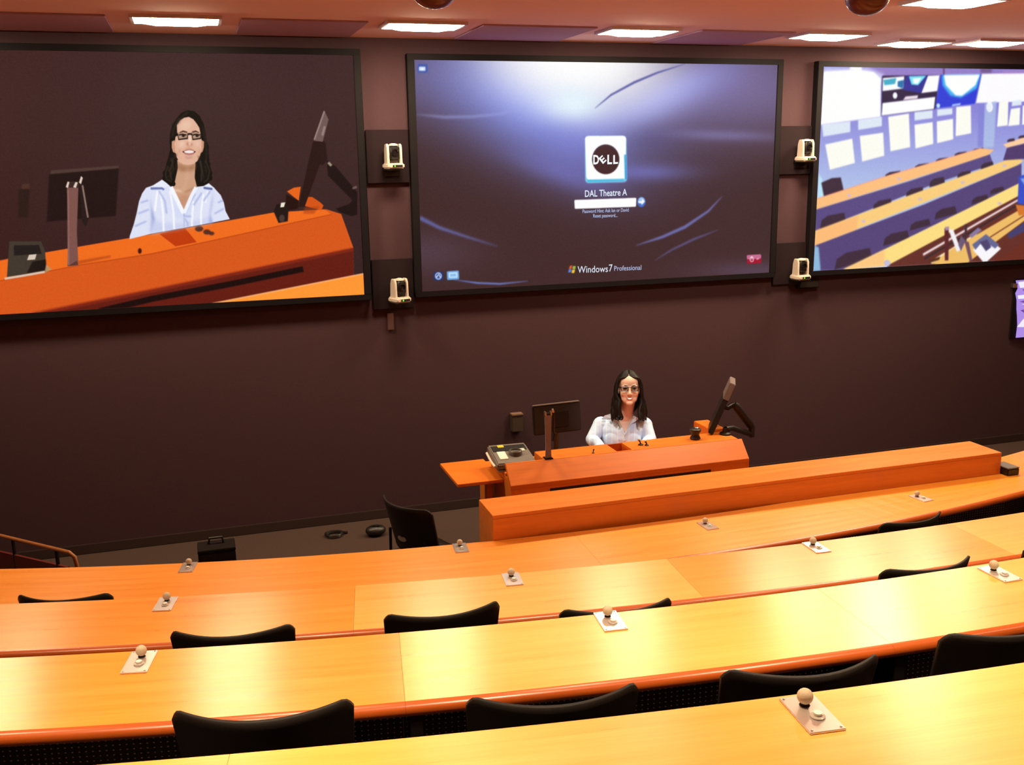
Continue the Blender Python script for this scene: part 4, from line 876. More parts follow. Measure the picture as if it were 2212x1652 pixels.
# ---- things on the podium
def on_ledge(px, z=PL): return at_z(*px, z)
t = thing('document_camera', 'silver document camera post with folded arm on the podium', 'document camera', (2.262, 6.375, PL), 0)
obj('foot_plate', B((-0.03, -0.022, 0), (0.03, 0.04, 0.008)), M_DKMET, t, bevel=0.002)
obj('column', MB().prism([(-0.023, 0.008), (0.021, 0.008), (0.018, 0.10), (0.024, 0.318), (-0.024, 0.318), (-0.019, 0.10)], -0.009, 0.009, lambda a, z, y: (a, y, z)), M_POST, t, bevel=0.003)
hb = obj('hinge', B((-0.014, -0.006, 0.316), (0.014, 0.02, 0.332)), M_BLACK, t, bevel=0.003)
for x in (-0.021, 0.021): obj('hinge_cheek', B((x-0.006, -0.011, 0.312), (x+0.006, 0.018, 0.345)), M_CHROME, t, bevel=0.003)
obj('folded_arm', MB().tube([(0.036, 0.004, 0.352), (0.042, 0.012, 0.335), (0.06, 0.05, 0.24), (0.072, 0.085, 0.15)], [0.009, 0.011, 0.010, 0.008], 8, flat=0.7), M_DKMET, t, smooth=True)
obj('arm_trim', MB().tube([(0.032, -0.004, 0.36), (0.039, 0.0, 0.335)], [0.007, 0.009], 8), M_CHROME, t, smooth=True)
obj('camera_head', MB().obox((0.074, 0.09, 0.13), ((1, 0.2, -.2), (-.2, 1, 0), (.2, 0, 1)), (0.014, 0.02, 0.03)), M_BLACK, t, bevel=0.004)
t = thing('control_console', 'grey projector console with a big round knob, left end of the podium', 'console', (2.055, 6.545, PLAT), -0.05)
obj('base_tray', B((-0.146, -0.156, 0), (0.136, 0.178, 0.008)), M_GREYP, t, bevel=0.003)
bd_ = MB().prism([(-0.145, 0.010), (-0.145, 0.055), (-0.06, 0.075), (0.16, 0.105), (0.175, 0.10), (0.175, 0.010)], -0.15, 0.13, lambda a, z, x: (x, a, z))
body = obj('body', bd_, M_GREYP, t, bevel=0.008, smooth=True)
def face_z(y): return 0.055+0.02*(y+0.145)/0.085 if y < -0.06 else 0.075+0.03*(y+0.06)/0.22
def pad(name, x0, x1, y0, y1, h, m):
    P8 = [(x, y, face_z(y)+dz) for dz in (-0.002, h) for y in (y0, y1) for x in (x0, x1)]
    obj(name, MB().add(P8, [(0, 2, 3, 1), (4, 5, 7, 6), (0, 1, 5, 4), (1, 3, 7, 5), (3, 2, 6, 7), (2, 0, 4, 6)]), m, t, bevel=0.0015)
pad('dark_face', -0.135, 0.115, 0.04, 0.135, 0.003, M_BLACK)
pad('white_pad', -0.115, -0.055, -0.09, 0.03, 0.006, M_WHITEP)
pad('yellow_label', -0.085, -0.04, 0.10, 0.14, 0.006, M_YELLOW)
for yy in (-0.005, 0.018): pad('button', 0.055, 0.095, yy+0.02, yy+0.036, 0.007, M_WHITEP)
obj('round_knob', MB().lathe([(0.048, 0.07), (0.048, 0.105), (0.042, 0.112), (0.036, 0.112), (0.034, 0.100), (0.001, 0.100)], c=(0.012, -0.02, 0), n=28), mat('knob_grey', (0.10, 0.088, 0.08), 0.4), t, smooth=True)
obj('side_grip', MB().tube([(-0.163, -0.12, 0.03), (-0.163, 0.0, 0.036), (-0.163, 0.13, 0.06)], 0.009, 8), M_WHITEP, t, smooth=True)
# free-standing monitor left of the lecturer, its back to the room
t = thing('monitor', 'dark monitor seen from behind, left of the lecturer', 'monitor', (2.55, 6.99, WORK), -0.03)
pn = obj('panel_back', MB().obox((0, 0, 0.30), ((1, 0, 0.03), (0, 1, -.18), (0, .18, 1)), (0.19, 0.022, 0.112)), M_BLACK, t, bevel=0.008, smooth=True)
obj('top_edge', MB().obox((0, 0.018, 0.413), ((1, 0, 0.03), (0, 1, -.18), (0, .18, 1)), (0.185, 0.024, 0.004)), M_GREYP, t, bevel=0.002)
obj('vent_plate', MB().obox((0, -0.026, 0.295), ((1, 0, 0.03), (0, 1, -.18), (0, .18, 1)), (0.09, 0.006, 0.06)), M_DKMET, t, bevel=0.004)
obj('stand_neck', MB().tube([(0, 0.015, 0.012), (0, 0.01, 0.12), (0, -0.015, 0.24)], [0.02, 0.017, 0.02], 12), M_BLACK, t, smooth=True)
obj('stand_base', MB().lathe([(0.095, 0), (0.095, 0.008), (0.03, 0.018)], c=(0, 0, 0), n=28), M_BLACK, t, smooth=True)
# monitor on a jointed arm, at the right end
mc = at_y(1558, 872, 6.62); el = at_y(1624, 922, 6.60); jn = at_y(1586, 872, 6.60)
ar = np.array([3.735, 6.50, PL])
t = thing('monitor_on_arm', 'slim monitor seen edge-on, held up by a jointed black arm', 'monitor', (ar[0], ar[1], ar[2]))
vd = np.array([mc[0], mc[1], 0]); vd /= np.linalg.norm(vd)            # the panel runs away from the room's middle
tp, bt_ = at_y(1583, 822, 6.62), at_y(1535, 928, 6.62); upv = (tp-bt_); L_ = np.linalg.norm(upv); upv /= L_
nrm = np.cross(vd, upv); nrm /= np.linalg.norm(nrm); mcc = (tp+bt_)/2-ar
wd_ = vd; nrm = np.cross(wd_, upv); nrm /= np.linalg.norm(nrm)
scp = obj('screen_panel', MB().obox(mcc, (wd_, nrm, upv), (0.12, 0.021, L_/2)), M_BLACK, t, bevel=0.005, smooth=True)
obj('bezel_edge', MB().obox(mcc+upv*(L_*0.34)-wd_*0.006, (wd_, nrm, upv), (0.118, 0.0225, L_*0.165)), mat('bezel_silver', (0.20, 0.15, 0.15), 0.45, metal=0.3), t, bevel=0.004, smooth=True)
jn = jn-ar; el = el-ar
sdn = nrm if np.dot(nrm, jn-mcc) > 0 else -nrm
obj('tilt_joint', MB().tube([mcc+sdn*0.018, mcc+sdn*0.05, jn], [0.028, 0.020, 0.018], 12), M_DKMET, t, smooth=True)
obj('upper_arm', MB().tube([jn, jn+(el-jn)*0.12, jn+(el-jn)*0.9, el], [0.020, 0.032, 0.032, 0.022], 12), M_BLACK, t, smooth=True)
obj('elbow', MB().lathe([(0.022, -0.06), (0.024, -0.05), (0.024, 0.03), (0.018, 0.04)], c=el-np.array([0, 0, 0.02]), n=16), M_BLACK, t, smooth=True)
obj('lower_arm', MB().tube([el+np.array([0, 0, -0.06]), np.array([0.07, 0.03, 0.035]), np.array([0.0, 0, 0.04])], [0.022, 0.022, 0.022], 12), M_BLACK, t, smooth=True)
obj('clamp', MB().lathe([(0.045, 0.0), (0.045, 0.012), (0.024, 0.02), (0.022, 0.05)], n=20), M_DKMET, t, smooth=True)
# small pieces on the ledge
p = on_ledge((1503, 949)); t = thing('desk_loudspeaker', 'small black cylinder with a shiny top on the podium beside the arm monitor', 'loudspeaker', (p[0], min(p[1]+0.01, PY+0.29), PL))
obj('body', MB().lathe([(0.036, 0), (0.040, 0.01), (0.030, 0.03), (0.032, 0.05), (0.042, 0.062), (0.042, 0.078), (0.030, 0.084)], n=24), M_BLACK, t, smooth=True)
obj('shiny_cap', MB().lathe([(0.018, 0.083), (0.018, 0.09), (0.010, 0.094)], c=(0.008, 0, 0), n=18), M_CHROME, t, smooth=True)
p = on_ledge((1283, 980)); t = thing('gooseneck_stub', 'tiny black knob alone on the podium ledge right of the silver post', 'knob', (p[0], p[1]+0.015, PL))
obj('base', MB().lathe([(0.010, 0), (0.010, 0.004), (0.005, 0.008)], n=14), M_BLACK, t, smooth=True); obj('stalk', MB().tube([(0, 0, 0.006), (0.002, 0, 0.02), (0.006, 0, 0.03)], [0.004, 0.004, 0.006], 8), M_BLACK, t, smooth=True)
for px, lb, s in (((1384, 961), 'left black ledge microphone of the pair beside the recessed tray', 1.0), ((1397, 962), 'right smaller black ledge microphone of the pair beside the recessed tray', 0.75)):
    p = on_ledge(px); t = thing('ledge_microphone', lb, 'microphone', (p[0], min(p[1], PY+0.30), PL), 0, 'small microphones on the podium ledge')
    obj('base', MB().lathe([(0.020*s, 0), (0.020*s, 0.006), (0.010*s, 0.010)], n=16), M_BLACK, t, smooth=True); obj('stalk', MB().tube([(0, 0, 0.008), (-0.006*s, 0, 0.018*s+0.008), (-0.014*s, 0, 0.03*s+0.008)], [0.005, 0.005, 0.008], 8), M_DKMET, t, smooth=True); obj('capsule', MB().ell((-0.017*s, 0, 0.036*s+0.008), (0.010*s, 0.009*s, 0.008*s), 12, 8), M_BALL, t, smooth='all')

# ------------------------------------------------------------------ small things along the front wall and floor
p = at_y(1117, 893, WALLY-0.05); p2 = at_y(1117, 931, WALLY-0.05)
t = thing('wall_box', 'small brown box on the front wall left of the dark monitor', 'box', (p[0], WALLY, p2[2]))  # its paler lid paints the lit top of the box
obj('body', B((-0.05, -0.07, 0), (0.05, 0, p[2]-p2[2]-0.015)), mat('brown_box', (0.05, 0.032, 0.02), 0.6), t, bevel=0.003); obj('lid', B((-0.052, -0.075, p[2]-p2[2]-0.015), (0.052, 0, p[2]-p2[2])), mat('brown_lit_top', (0.16, 0.09, 0.06), 0.6), t, bevel=0.003)
# handrail at far left
t = thing('handrail', 'bent orange wooden handrail with a red panel at the far left', 'handrail', (-0.90, 6.42, 0))
a_ = at_y(149, 1193, 6.42); b_ = at_y(46, 1168, 7.0); o = np.array([-0.90, 6.42, 0]); d_ = (a_-b_); far = b_-d_*1.6
top = a_[2]
pts = [far-o, b_-o, a_-d_*0.12-o, a_-o, a_+np.array([0.03, -0.012, -0.03])-o, a_+np.array([0.038, -0.016, -0.08])-o, a_+np.array([0.038, -0.016, -top])-o]
obj('rail', MB().tube(pts, 0.013, 12), W_RAIL, t, smooth=True)
dn = np.array([0, 0, -1.0]); e_ = d_/np.linalg.norm(d_); n_ = np.cross(e_, dn); n_ /= np.linalg.norm(n_)
q0, q1 = far-o, a_-d_*0.05-o
pl = [q0+dn*0.13, q1+dn*0.10, np.array([q1[0], q1[1], 0.02]), np.array([q0[0], q0[1], 0.02])]
obj('infill_panel', MB().add([p+n_*s for s in (-0.009, 0.009) for p in pl], [(0, 1, 2, 3), (7, 6, 5, 4), (0, 4, 5, 1), (1, 5, 6, 2), (2, 6, 7, 3), (3, 7, 4, 0)]), mat('red_panel', (0.16, 0.022, 0.012), 0.55), t)
for f_ in (0.15, 0.55, 0.92):
    q = q0+(q1-q0)*f_; obj('post', MB().tube([q, np.array([q[0], q[1], 0.0])], 0.012, 8), M_DKMET, t, smooth=True)
# equipment on the floor before the front desk
p = at_y(468, 1188, 6.55)
t = thing('equipment_case', 'black case with a rounded top on the floor before the front desk, left', 'case', (p[0], 6.62, 0))
obj('body', B((-0.12, -0.09, 0), (0.12, 0.09, p[2]-0.01)), M_BLACK, t, bevel=0.008); obj('lid', B((-0.122, -0.092, p[2]-0.01), (0.122, 0.092, p[2]+0.012)), M_DKMET, t, bevel=0.004); obj('handle', MB().tube([(-0.05, 0.03, p[2]+0.01), (-0.04, 0.03, p[2]+0.05), (0.04, 0.03, p[2]+0.05), (0.05, 0.03, p[2]+0.01)], 0.009, 8), M_BLACK, t, smooth=True)
p = at_z(812, 1156, 0.0)
t = thing('floor_bag', 'small round black bag on the floor left of the loose chair', 'bag', (p[0], p[1], 0))
obj('body', MB().ell((0, 0, 0.045), (0.085, 0.065, 0.045), 18, 12), M_BLACK, t, smooth='all'); obj('strap', MB().tube([(-0.05, 0, 0.080), (-0.02, -0.02, 0.096), (0.02, -0.03, 0.094), (0.05, -0.01, 0.080)], 0.006, 8), M_BLACK, t, smooth=True)
p = at_z(722, 1158, 0.0)  # dark coil stands in for a shadow-like smudge on the floor
t = thing('smudge_coil', 'dark coil standing in for a shadow-like smudge between the case and the bag', 'cable', (p[0], p[1], 0))
SCL = 0.6
co = [(SCL*(0.11+0.012*math.sin(3*a))*math.cos(a), SCL*(0.11+0.01*math.cos(2*a))*math.sin(a), 0.010+0.006*(a/(2*PI))) for a in np.linspace(0, 6*PI, 90)]
obj('coil', MB().tube(co, 0.008, 6), M_BLACK, t, smooth=True); obj('coil_end', MB().tube([(0.066, 0.003, 0.03), (0.09, 0.02, 0.014), (0.11, 0.03, 0.012)], [0.008, 0.010, 0.012], 8), M_DKMET, t, smooth=True)
# ------------------------------------------------------------------ the lecturer, seated behind the podium
PROOT = np.array([3.14, 6.98, 0.0]); TH = -math.atan2(PROOT[0], PROOT[1])
_ct, _st = math.cos(TH), math.sin(TH)
def loc(px, py, yo):
    """survey point -> the lecturer's own axes (x to her left, y to her back, z up) at depth yo"""
    n = np.array([-_st, _ct, 0]); p0 = PROOT+n*yo; d = ray(px, py); s_ = np.dot(p0-C0, n)/np.dot(d, n); p = C0+d*s_-PROOT
    return np.array([p[0]*_ct+p[1]*_st, -p[0]*_st+p[1]*_ct, p[2]])
per = thing('person', 'woman with dark hair, glasses and a pale striped blouse seated behind the podium', 'person', tuple(PROOT), TH)
HS = 1.07
eye = loc(1360.3, 840, -0.10)
hp, hy = math.radians(9), math.radians(4)
Rp = np.array([[1, 0, 0], [0, math.cos(hp), math.sin(hp)], [0, -math.sin(hp), math.cos(hp)]])   # chin a little up
Ry = np.array([[math.cos(hy), -math.sin(hy), 0], [math.sin(hy), math.cos(hy), 0], [0, 0, 1]])
HM = Ry@Rp
HC = eye-HM@(np.array([0, -0.092, 0.0])*HS)
def H(p): return HM@(np.array(p, float)*HS)+HC

def remeshed(mb, vox, smooth, name):
    me = bpy.data.meshes.new(name); me.from_pydata(mb.v, [], mb.f)
    o = bpy.data.objects.new(name, me); COL.objects.link(o)
    md = o.modifiers.new('r', 'REMESH'); md.mode = 'VOXEL'; md.voxel_size = vox; md.adaptivity = 0
    if smooth:
        sm = o.modifiers.new('s', 'SMOOTH'); sm.factor = 0.5; sm.iterations = smooth
    dg = bpy.context.evaluated_depsgraph_get(); dg.update()
    r = bpy.data.meshes.new_from_object(o.evaluated_get(dg)); bpy.data.objects.remove(o); bpy.data.meshes.remove(me)
    return r
bm_ = MB()
def hell(c, r, n=18):
    e = MB().ell((0, 0, 0), r, n, 12); bm_.add([H(np.array(v)+np.array(c)) for v in e.v], e.f)
def htube(pts, rad, n=12):
    e = MB().tube(pts, rad, n); bm_.add([H(v) for v in e.v], e.f)
hell((0, 0.012, 0.028), (0.076, 0.098, 0.094)); hell((0, -0.028, -0.028), (0.068, 0.066, 0.086)); hell((0, -0.030, 0.045), (0.066, 0.062, 0.062))
hell((0, -0.046, -0.080), (0.047, 0.044, 0.040)); hell((0, -0.078, -0.104), (0.024, 0.017, 0.017)); hell((0, -0.074, -0.066), (0.034, 0.020, 0.026))
for s in (-1, 1):
    hell((s*0.037, -0.062, -0.034), (0.027, 0.022, 0.024)); hell((s*0.030, -0.080, 0.020), (0.028, 0.011, 0.009)); hell((s*0.034, -0.032, -0.070), (0.024, 0.042, 0.034))
    hell((s*0.076, 0.010, -0.012), (0.008, 0.018, 0.030)); hell((s*0.074, 0.006, -0.034), (0.006, 0.010, 0.010))
    hell((s*0.011, -0.098, -0.040), (0.009, 0.009, 0.007))
htube([(0, -0.088, 0.012), (0, -0.100, -0.012), (0, -0.113, -0.036)], [0.008, 0.009, 0.0115]); hell((0, -0.110, -0.037), (0.0115, 0.0105, 0.010))
# neck and trunk
TX = loc(1345.5, 905, 0.05)[0]; ZS = loc(1345, 905, 0.03)[2]
nk0 = H((0, 0.018, -0.075)); nk1 = np.array([TX+0.01, 0.060, ZS-0.035])
bm_.tube([nk0, nk0*.5+nk1*.5, nk1], [0.058, 0.056, 0.062], 18)
def loft(rings, n=28):
    V = []
    for z, cx, cy, rx, ry in rings:
        for j in range(n):
            th = 2*PI*j/n; c, s_ = math.cos(th), math.sin(th)
            V.append((cx+rx*math.copysign(abs(c)**0.85, c), cy+ry*math.copysign(abs(s_)**0.85, s_), z))
    k_ = len(rings); F = [(i*n+j, i*n+(j+1) % n, (i+1)*n+(j+1) % n, (i+1)*n+j) for i in range(k_-1) for j in range(n)]
    F += [tuple(range(n-1, -1, -1)), tuple(range((k_-1)*n, k_*n))]; bm_.add(V, F)
loft([(0.44, TX, .08, .13, .10), (0.50, TX, .08, .175, .125), (0.58, TX, .07, .155, .11), (0.66, TX, .06, .132, .098), (0.76, TX, .05, .150, .108), (ZS-0.14, TX, .045, .166, .118), (ZS-0.075, TX, .05, .172, .108), (ZS-0.03, TX, .055, .150, .082), (ZS-0.002, TX, .06, .105, .062), (ZS+0.022, TX, .062, .066, .055)])
for s in (-1, 1): bm_.ell((TX+s*0.072, -0.030, ZS-0.160), (0.068, 0.050, 0.075), 18, 12)
# arms reach down and forward to the work surface
WZ = WORK+0.0
shL, shR = np.array([TX-0.172, .055, ZS-0.052]), np.array([TX+0.168, .055, ZS-0.052])
elL, elR = np.array([loc(1279, 956, -0.02)[0], -0.02, WZ+0.075]), np.array([loc(1404, 944, -0.02)[0], -0.02, WZ+0.085])
wrL, wrR = np.array([elL[0]+0.10, -0.215, WZ+0.036]), np.array([elR[0]-0.07, -0.215, WZ+0.036])
def hand(w, d, side):
    d = np.array(d, float); d /= np.linalg.norm(d); sx = np.array([-d[1], d[0], 0]); up = np.array([0, 0, 1.0])
    V = MB().ell((0, 0, 0), (0.042, 0.048, 0.0145), 16, 10)
    pc = w+d*0.052+up*-0.010
    bm_.add([pc+sx*v[0]*-1+d*v[1]+up*v[2] for v in V.v], V.f)
    for i, (off, ln_) in enumerate(((-0.030, 0.060), (-0.0105, 0.074), (0.0095, 0.078), (0.029, 0.070))):
        b0 = pc+d*0.034+sx*off; dd = d+sx*off*2.2; dd /= np.linalg.norm(dd)
        bm_.tube([b0-d*0.01, b0+dd*ln_*0.45+up*0.006, b0+dd*ln_*0.78-up*0.001, b0+dd*ln_-up*0.009], [0.0100, 0.0092, 0.0085, 0.0066], 10)
    b0 = pc-d*0.022+sx*side*0.030; dd = d*0.75+sx*side*0.75; dd /= np.linalg.norm(dd)
    bm_.tube([b0-dd*0.012, b0+dd*0.030, b0+dd*0.045+d*0.018-up*0.004, b0+dd*0.052+d*0.038-up*0.008], [0.0125, 0.0115, 0.0098, 0.0078], 10)
for sh, el_, wr, s in ((shL, elL, wrL, -1), (shR, elR, wrR, 1)):
    bm_.ell(sh, (0.058, 0.058, 0.054), 18, 12)
    bm_.tube([sh, sh*.6+el_*.4, el_], [0.056, 0.050, 0.043], 16); bm_.ell(el_, (0.044, 0.044, 0.044), 16, 10)
    bm_.tube([el_, el_*.6+wr*.4, wr, wr+(wr-el_)*0.10], [0.043, 0.041, 0.029, 0.027], 14)
    dd = wr-el_; dd[2] = 0; hand(wr, dd, s*1.0)
# legs under the work surface
for s in (-1, 1):
    hip = np.array([TX+s*0.085, 0.06, 0.525]); kn = np.array([TX+s*0.095, -0.33, 0.515]); an = np.array([TX+s*0.10, -0.30, 0.10])
    bm_.tube([hip, hip*.5+kn*.5, kn], [0.082, 0.074, 0.058], 16); bm_.ell(kn, (0.058, 0.058, 0.058), 16, 10)
    bm_.tube([kn, kn*.6+an*.4, an], [0.056, 0.052, 0.036], 14); bm_.tube([an+np.array([0, .02, -.02]), an+np.array([0, -.06, -.06]), an+np.array([0.005*s, -.15, -.075])], [0.04, 0.036, 0.024], 12)
bme = remeshed(bm_, 0.0042, 9, 'body')
V = np.empty(len(bme.vertices)*3); bme.vertices.foreach_get('co', V); V = V.reshape(-1, 3)
# eye sockets, philtrum and smile creases pressed into the face
Hi = np.linalg.inv(HM)
hl = (V-HC)@Hi.T/HS
def press(c, r, dep, only_front=True):
    w_ = np.exp(-((hl[:, 0]-c[0])/r[0])**2-((hl[:, 2]-c[1])/r[1])**2)*(hl[:, 1] < -0.03)
    V[:] = V+np.outer(w_*dep*HS, HM@np.array([0, 1.0, 0]))
for s in (-1, 1):
    press((s*0.033, 0.000), (0.016, 0.010), 0.010); press((s*0.027, -0.052), (0.006, 0.012), 0.004); press((s*0.036, -0.062), (0.006, 0.014), 0.004)
press((0, -0.064), (0.024, 0.005), 0.006); press((0, -0.086), (0.016, 0.005), 0.004)
bme.vertices.foreach_set('co', V.ravel()); bme.update()
# skin with colour patches that belong to the skin itself (lips, brows)
skin = bpy.data.materials.new('skin'); skin.use_nodes = True; b = skin.node_tree.nodes['Principled BSDF']
b.inputs['Base Color'].default_value = (0.74, 0.47, 0.35, 1); b.inputs['Roughness'].default_value = 0.45; b.inputs['Subsurface Weight'].default_value = 0.08; b.inputs['Subsurface Radius'].default_value = (0.02, 0.008, 0.005)
nz = skin.node_tree.nodes.new('ShaderNodeTexNoise'); nz.inputs['Scale'].default_value = 40; tcx = skin.node_tree.nodes.new('ShaderNodeTexCoord')
mxs = skin.node_tree.nodes.new('ShaderNodeMix'); mxs.data_type = 'RGBA'; mxs.inputs[6].default_value = (0.70, 0.43, 0.32, 1); mxs.inputs[7].default_value = (0.78, 0.51, 0.39, 1)
skin.node_tree.links.new(tcx.outputs['Object'], nz.inputs['Vector']); skin.node_tree.links.new(nz.outputs['Fac'], mxs.inputs[0]); skin.node_tree.links.new(mxs.outputs[2], b.inputs['Base Color'])
bme.materials.clear(); bme.materials.append(skin)
for p in bme.polygons: p.use_smooth = True
body = bpy.data.objects.new('body', bme); COL.objects.link(body); body.parent = per
body['label'] = 'bare face, neck and hands'
# clothes follow the body
Nn = np.array([v.normal[:] for v in bme.vertices]); FV = [tuple(p.vertices) for p in bme.polygons]
FC = np.array([V[list(f)].mean(0) for f in FV])
vb = loc(1349, 938, -0.06); vl = loc(1330, 906, -0.02); vr = loc(1370, 908, -0.02)
def shell(name, keep, off, m, thick):
    idx = [i for i in range(len(FV)) if keep[i]]; used = sorted({v for i in idx for v in FV[i]}); mp_ = {v: j for j, v in enumerate(used)}
    mb = MB().add([V[v]+Nn[v]*off for v in used], [tuple(mp_[v] for v in FV[i]) for i in idx])
    o = obj(name, mb, m, per, smooth='all', recalc=False)
    sd = o.modifiers.new('thickness', 'SOLIDIFY'); sd.thickness = thick; sd.offset = -1
    return o
zc = FC[:, 2]; xx = FC[:, 0]; yy = FC[:, 1]
inV = (zc > vb[2]) & (yy < 0.06) & (xx > vb[0]+(vl[0]-vb[0])*(zc-vb[2])/(vl[2]-vb[2])) & (xx < vb[0]+(vr[0]-vb[0])*(zc-vb[2])/(vr[2]-vb[2]))
nkd = np.hypot(xx-TX-0.01, yy-0.055)
neckoff = (zc > ZS-0.012) & (nkd < 0.064+np.clip(0.05*(0.02+ZS-zc)/0.03, 0, 0.02)) | (zc > ZS+0.028)
armcut = ((yy < -0.185) & (zc < WZ+0.09) & (zc > WZ-0.03))
legz = (zc < 0.60) & ~((yy < -0.15) & (zc > WZ-0.05))
M_BL = bpy.data.materials.new('striped_blouse'); M_BL.use_nodes = True; nt = M_BL.node_tree; b = nt.nodes['Principled BSDF']; b.inputs['Roughness'].default_value = 0.75
tc = nt.nodes.new('ShaderNodeTexCoord'); sp = nt.nodes.new('ShaderNodeSeparateXYZ'); nt.links.new(tc.outputs['Object'], sp.inputs[0])
ml = nt.nodes.new('ShaderNodeMath'); ml.operation = 'MULTIPLY'; ml.inputs[1].default_value = 2*PI/0.044; nt.links.new(sp.outputs['X'], ml.inputs[0])
sn = nt.nodes.new('ShaderNodeMath'); sn.operation = 'SINE'; nt.links.new(ml.outputs[0], sn.inputs[0])
gt = nt.nodes.new('ShaderNodeMapRange'); gt.inputs[1].default_value = 0.75; gt.inputs[2].default_value = 0.95; nt.links.new(sn.outputs[0], gt.inputs[0])
mx = nt.nodes.new('ShaderNodeMix'); mx.data_type = 'RGBA'; mx.inputs[6].default_value = (0.55, 0.73, 1.0, 1); mx.inputs[7].default_value = (0.66, 0.85, 1.0, 1)
nt.links.new(gt.outputs[0], mx.inputs[0]); nt.links.new(mx.outputs[2], b.inputs['Base Color'])
nz = nt.nodes.new('ShaderNodeTexNoise'); nz.inputs['Scale'].default_value = 22; nz.inputs['Detail'].default_value = 2; bp = nt.nodes.new('ShaderNodeBump'); bp.inputs['Strength'].default_value = 0.5; bp.inputs['Distance'].default_value = 0.012
nt.links.new(tc.outputs['Object'], nz.inputs['Vector']); nt.links.new(nz.outputs['Fac'], bp.inputs['Height']); nt.links.new(bp.outputs['Normal'], b.inputs['Normal'])
blouse = shell('blouse', (zc > 0.585) & (zc < ZS+0.03) & ~inV & ~neckoff & ~armcut & (zc < ZS+0.04), 0.008, M_BL, 0.003)
shell('trousers', (zc < 0.60) & (zc > 0.09), 0.006, mat('dark_trousers', (0.02, 0.02, 0.03), 0.8), 0.003)
shell('shoes', (zc < 0.085), 0.006, M_BLACK, 0.003)
BV = BVHTree.FromPolygons([tuple(v) for v in V], FV)
def front(x, z, off=0.012):
    h = BV.ray_cast(Vector((x, -0.6, z)), Vector((0, 1, 0))); y = h[0][1] if h[0] is not None else 0.0
    return np.array([x, y-off, z])
M_COL = mat('collar_cotton', (0.62, 0.80, 1.0), 0.75); M_COLD = mat('stitch_blue', (0.16, 0.22, 0.5), 0.8)
def lp(px, py, off=0.014, yo=-0.02):
    q = loc(px, py, yo)
    for _ in range(3):
        f_ = front(q[0], q[2], off); q = loc(px, py, f_[1])
    return front(q[0], q[2], off)
def flap(name, pts, m, par, th=0.004):
    P_ = [np.array(p) for p in pts]; n = len(P_)
    obj(name, MB().add(P_+[p+np.array([0, th, -0.001]) for p in P_], [tuple(range(n)), tuple(range(2*n-1, n-1, -1))]+[(i, i+n, (i+1) % n+n, (i+1) % n) for i in range(n)]), m, par)
k7 = lambda x, y: (1250+x/8.694, 790+y/8.694)
clt = np.array([0, -0.004, 0.004])
for pts in ([(600, 905), (690, 950), (735, 1075), (700, 1075), (600, 998), (432, 992), (490, 940)], [(1060, 975), (1200, 950), (1285, 1018), (1130, 1000), (1010, 1090), (985, 1060)]):
    flap('collar', [lp(*k7(*q), 0.018)+clt for q in pts], M_COL, blouse)
for a_, b2 in (((435, 996), (600, 1000)), ((1132, 1003), (1283, 1022))):
    obj('collar_edge', MB().tube([lp(*k7(*a_), 0.017), lp(*k7(*[(u+v)/2 for u, v in zip(a_, b2)]), 0.018), lp(*k7(*b2), 0.017)], 0.0028, 6), M_COLD, blouse, smooth=True)
for pts in ([(705, 990), (780, 1120), (862, 1285)], [(1030, 1000), (950, 1130), (868, 1285)]):
    obj('placket', MB().tube([lp(*k7(*q), 0.010) for q in pts], [0.009, 0.008, 0.007], 8, flat=0.5), M_COL, blouse, smooth=True)
for y in (1300, 1400): obj('button', MB().ell(lp(*k7(866, y), 0.012), (0.005, 0.003, 0.005), 10, 6), M_WHITEP, blouse, smooth='all')
# face details
M_EYE = mat('eye_white', (0.82, 0.8, 0.78), 0.2); M_IRIS = mat('iris_brown', (0.03, 0.015, 0.008), 0.15); M_BROW = mat('brow_hair', (0.035, 0.02, 0.014), 0.7)
M_LIP = mat('lips', (0.55, 0.22, 0.19), 0.35); M_TEETH = mat('teeth', (0.9, 0.88, 0.84), 0.2); M_SPEC = mat('spectacle_frame', (0.008, 0.007, 0.007), 0.25)
for s in (-1, 1):
    e = MB().ell((0, 0, 0), (0.0125, 0.0125, 0.0105), 16, 12)
    ey = obj('eye', MB().add([H(np.array(v)+(s*0.033, -0.0735, 0.0)) for v in e.v], e.f), M_EYE, per, smooth='all')
    e = MB().ell((0, 0, 0), (0.0058, 0.003, 0.0058), 14, 8); obj('iris', MB().add([H(np.array(v)+(s*0.033, -0.0848, 0.0005)) for v in e.v], e.f), M_IRIS, ey, smooth='all')
    obj('upper_lid', MB().tube([H((s*0.033+u*0.0155, -0.0868+0.010*u*u, 0.0060-0.006*u*u)) for u in np.linspace(-1, 1, 9)], 0.0032, 6), M_BROW, ey, smooth=True)
    obj('eyebrow', MB().tube([H((s*(0.014+0.040*u), -0.0945+0.022*u*u, 0.0190+0.008*math.sin(PI*min(1, u*0.85)))) for u in np.linspace(0, 1, 9)], [0.002, 0.003, 0.0034, 0.0034, 0.0032, 0.003, 0.0026, 0.002, 0.0012], 6), M_BROW, per, smooth=True)
def fh(x, z, off):     # a point just in front of the face skin, in head axes
    o_ = Vector(H((x, -0.25, z))); d_2 = Vector(HM@np.array([0, 1.0, 0])); h = BV.ray_cast(o_, d_2)
    y = (Hi@(np.array(h[0])-HC))[1]/HS if h[0] is not None else -0.09
    return H((x, y-off, z))
xs = np.linspace(-1, 1, 13)
up_ = [(0.0315*u, -0.0600+0.0085*u*u-0.0016*math.exp(-(u/.18)**2)) for u in xs]; lo_ = [(0.030*u, -0.0770+0.0235*u*u) for u in xs]
